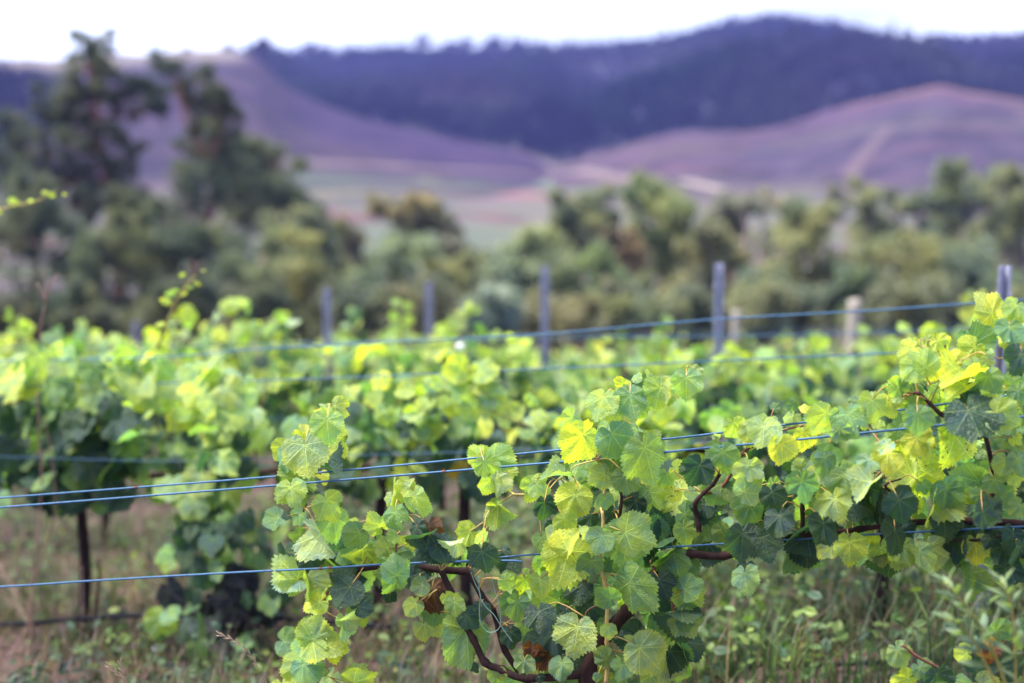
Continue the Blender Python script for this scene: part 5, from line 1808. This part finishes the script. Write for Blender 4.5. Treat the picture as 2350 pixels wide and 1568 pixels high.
seed_stalk([(640, 1640), (612, 1568), (580, 1512), (545, 1475), (505, 1457)], 14, 'sharp straw coloured seed head bending left at the bottom', 2.82)
seed_stalk([(320, 1620), (290, 1568), (268, 1545), (250, 1530)], 7, 'short dry seed stalk at the bottom left', 2.9)
seed_stalk([(322, 1625), (296, 1575), (282, 1545), (276, 1522)], 6, 'small forked dry stalk beside the short seed stalk', 2.9)

# pale shrub-like weed at the lower right
def weed_plant(stemlists, lab, Y, col, s0):
    pp0 = P(*stemlists[0][0], Y)
    root = empty('weed_plant', pp0)
    V = [(0, 0, 0), (.13, .3, .03), (.16, .55, .02), (0, 1, -.12), (-.16, .55, .02), (-.13, .3, .03), (0, .35, -.01), (0, .65, -.03)]
    Fc = [(0, 1, 6), (0, 6, 5), (1, 2, 7, 6), (6, 7, 4, 5), (2, 3, 7), (7, 3, 4)]
    me = bpy.data.meshes.new('leaf')
    me.from_pydata(V, [], Fc)
    me.polygons.foreach_set('use_smooth', [True] * len(Fc))
    me.materials.append(M_PLANT)
    for pts in stemlists:
        sp = spline([P(x, y, Y) for x, y in pts], 6)
        MB().tube(sp, [.0026 * (1 - .6 * i / len(sp)) for i in range(len(sp))], 5).build('stem', M_GREENSH, root)
        n = 15
        for i in range(n):
            t = .25 + .75 * i / (n - 1)
            p = sp[int(t * (len(sp) - 1))]
            az = i * 2.4
            d = (sp[-1] - sp[-3]).normalized()
            y = RT * math.cos(az) + FW * math.sin(az) * .8 + d * (.35 + t * .9)
            f = wr.uniform(.8, 1.25)
            leaf_obj(me, frame(p, y, d + Vector((wr.gauss(0, .2), wr.gauss(0, .2), .5)), s0 * wr.uniform(.8, 1.2) * (1.1 - .5 * t)), root, (col[0] * f, col[1] * f, col[2] * f, 1))
    tag(root, lab, 'weed')


weed_plant([[(2330, 1640), (2270, 1470), (2215, 1390), (2170, 1335)], [(2330, 1640), (2330, 1480), (2320, 1390), (2300, 1335)], [(2340, 1640), (2360, 1500), (2380, 1400)], [(2300, 1600), (2260, 1520), (2220, 1450), (2180, 1420)]],
           'pale green weed with narrow pointed leaves at the lower right', 2.12, (.105, .165, .10), .05)

# low sucker growth in the bottom right corner
sg = empty('vine_shoot', P(2300, 1700, 2.5))
for pts in ([(2320, 1660), (2200, 1560), (2110, 1510), (2070, 1480)], [(2320, 1660), (2280, 1520), (2290, 1420)], [(2330, 1660), (2360, 1500)]):
    sp = spline([P(x, y, 2.5) for x, y in pts], 6)
    MB().tube(sp, .003, 6).build('stem', M_CANE, sg)
for (xv, yv, L, t) in [(2060, 1490, 52, 'L'), (2110, 1530, 44, 'G'), (2085, 1555, 46, 'Y'), (2150, 1545, 62, 'D'), (2190, 1560, 60, 'G'), (2240, 1540, 50, 'D'), (2265, 1475, 44, 'O'), (2285, 1450, 50, 'G'), (2290, 1500, 52, 'D'),
                       (2330, 1530, 60, 'D'), (2310, 1560, 56, 'G'), (2250, 1570, 50, 'L'), (2340, 1440, 60, 'G'), (2220, 1500, 36, 'Y'), (2350, 1580, 56, 'Y'), (2275, 1490, 34, 'R')]:
    a = R(rl.gauss(-80, 60))
    place_leaf(sg, xv, yv, math.cos(a), math.sin(a), L, t, None, '', None, depth=2.5, petiole=False)
tag(sg, 'low leafy vine sucker in the bottom right corner', 'shoot')

# ================================================================== haze
hz = MB()
hx, hy0, hy1, z0, z1 = 1500, -1500, 1500, -6.5, 118
V = [(-hx, hy0, z0), (hx, hy0, z0), (hx, hy1, z0), (-hx, hy1, z0), (-hx, hy0, z1), (hx, hy0, z1), (hx, hy1, z1), (-hx, hy1, z1)]
Fc = [(0, 3, 2, 1), (4, 5, 6, 7), (0, 1, 5, 4), (1, 2, 6, 5), (2, 3, 7, 6), (3, 0, 4, 7)]
hm = bpy.data.materials.new('haze')
hm.use_nodes = True
hm.node_tree.nodes.clear()
ho = hm.node_tree.nodes.new('ShaderNodeOutputMaterial')
pv = hm.node_tree.nodes.new('ShaderNodeVolumePrincipled')
pv.inputs['Color'].default_value = (0.27, 0.31, 0.97, 1)
pv.inputs['Density'].default_value = 0.00030
pv.inputs['Anisotropy'].default_value = 0.2
hm.node_tree.links.new(pv.outputs[0], ho.inputs['Volume'])
hob = mesh_obj('haze', V, Fc, hm, smooth=False)
tag(hob, 'thin bluish air between the vineyard and the far hills', 'haze', kind='stuff')
print('LEAVES', HERO_N, 'OBJ', len(bpy.data.objects))
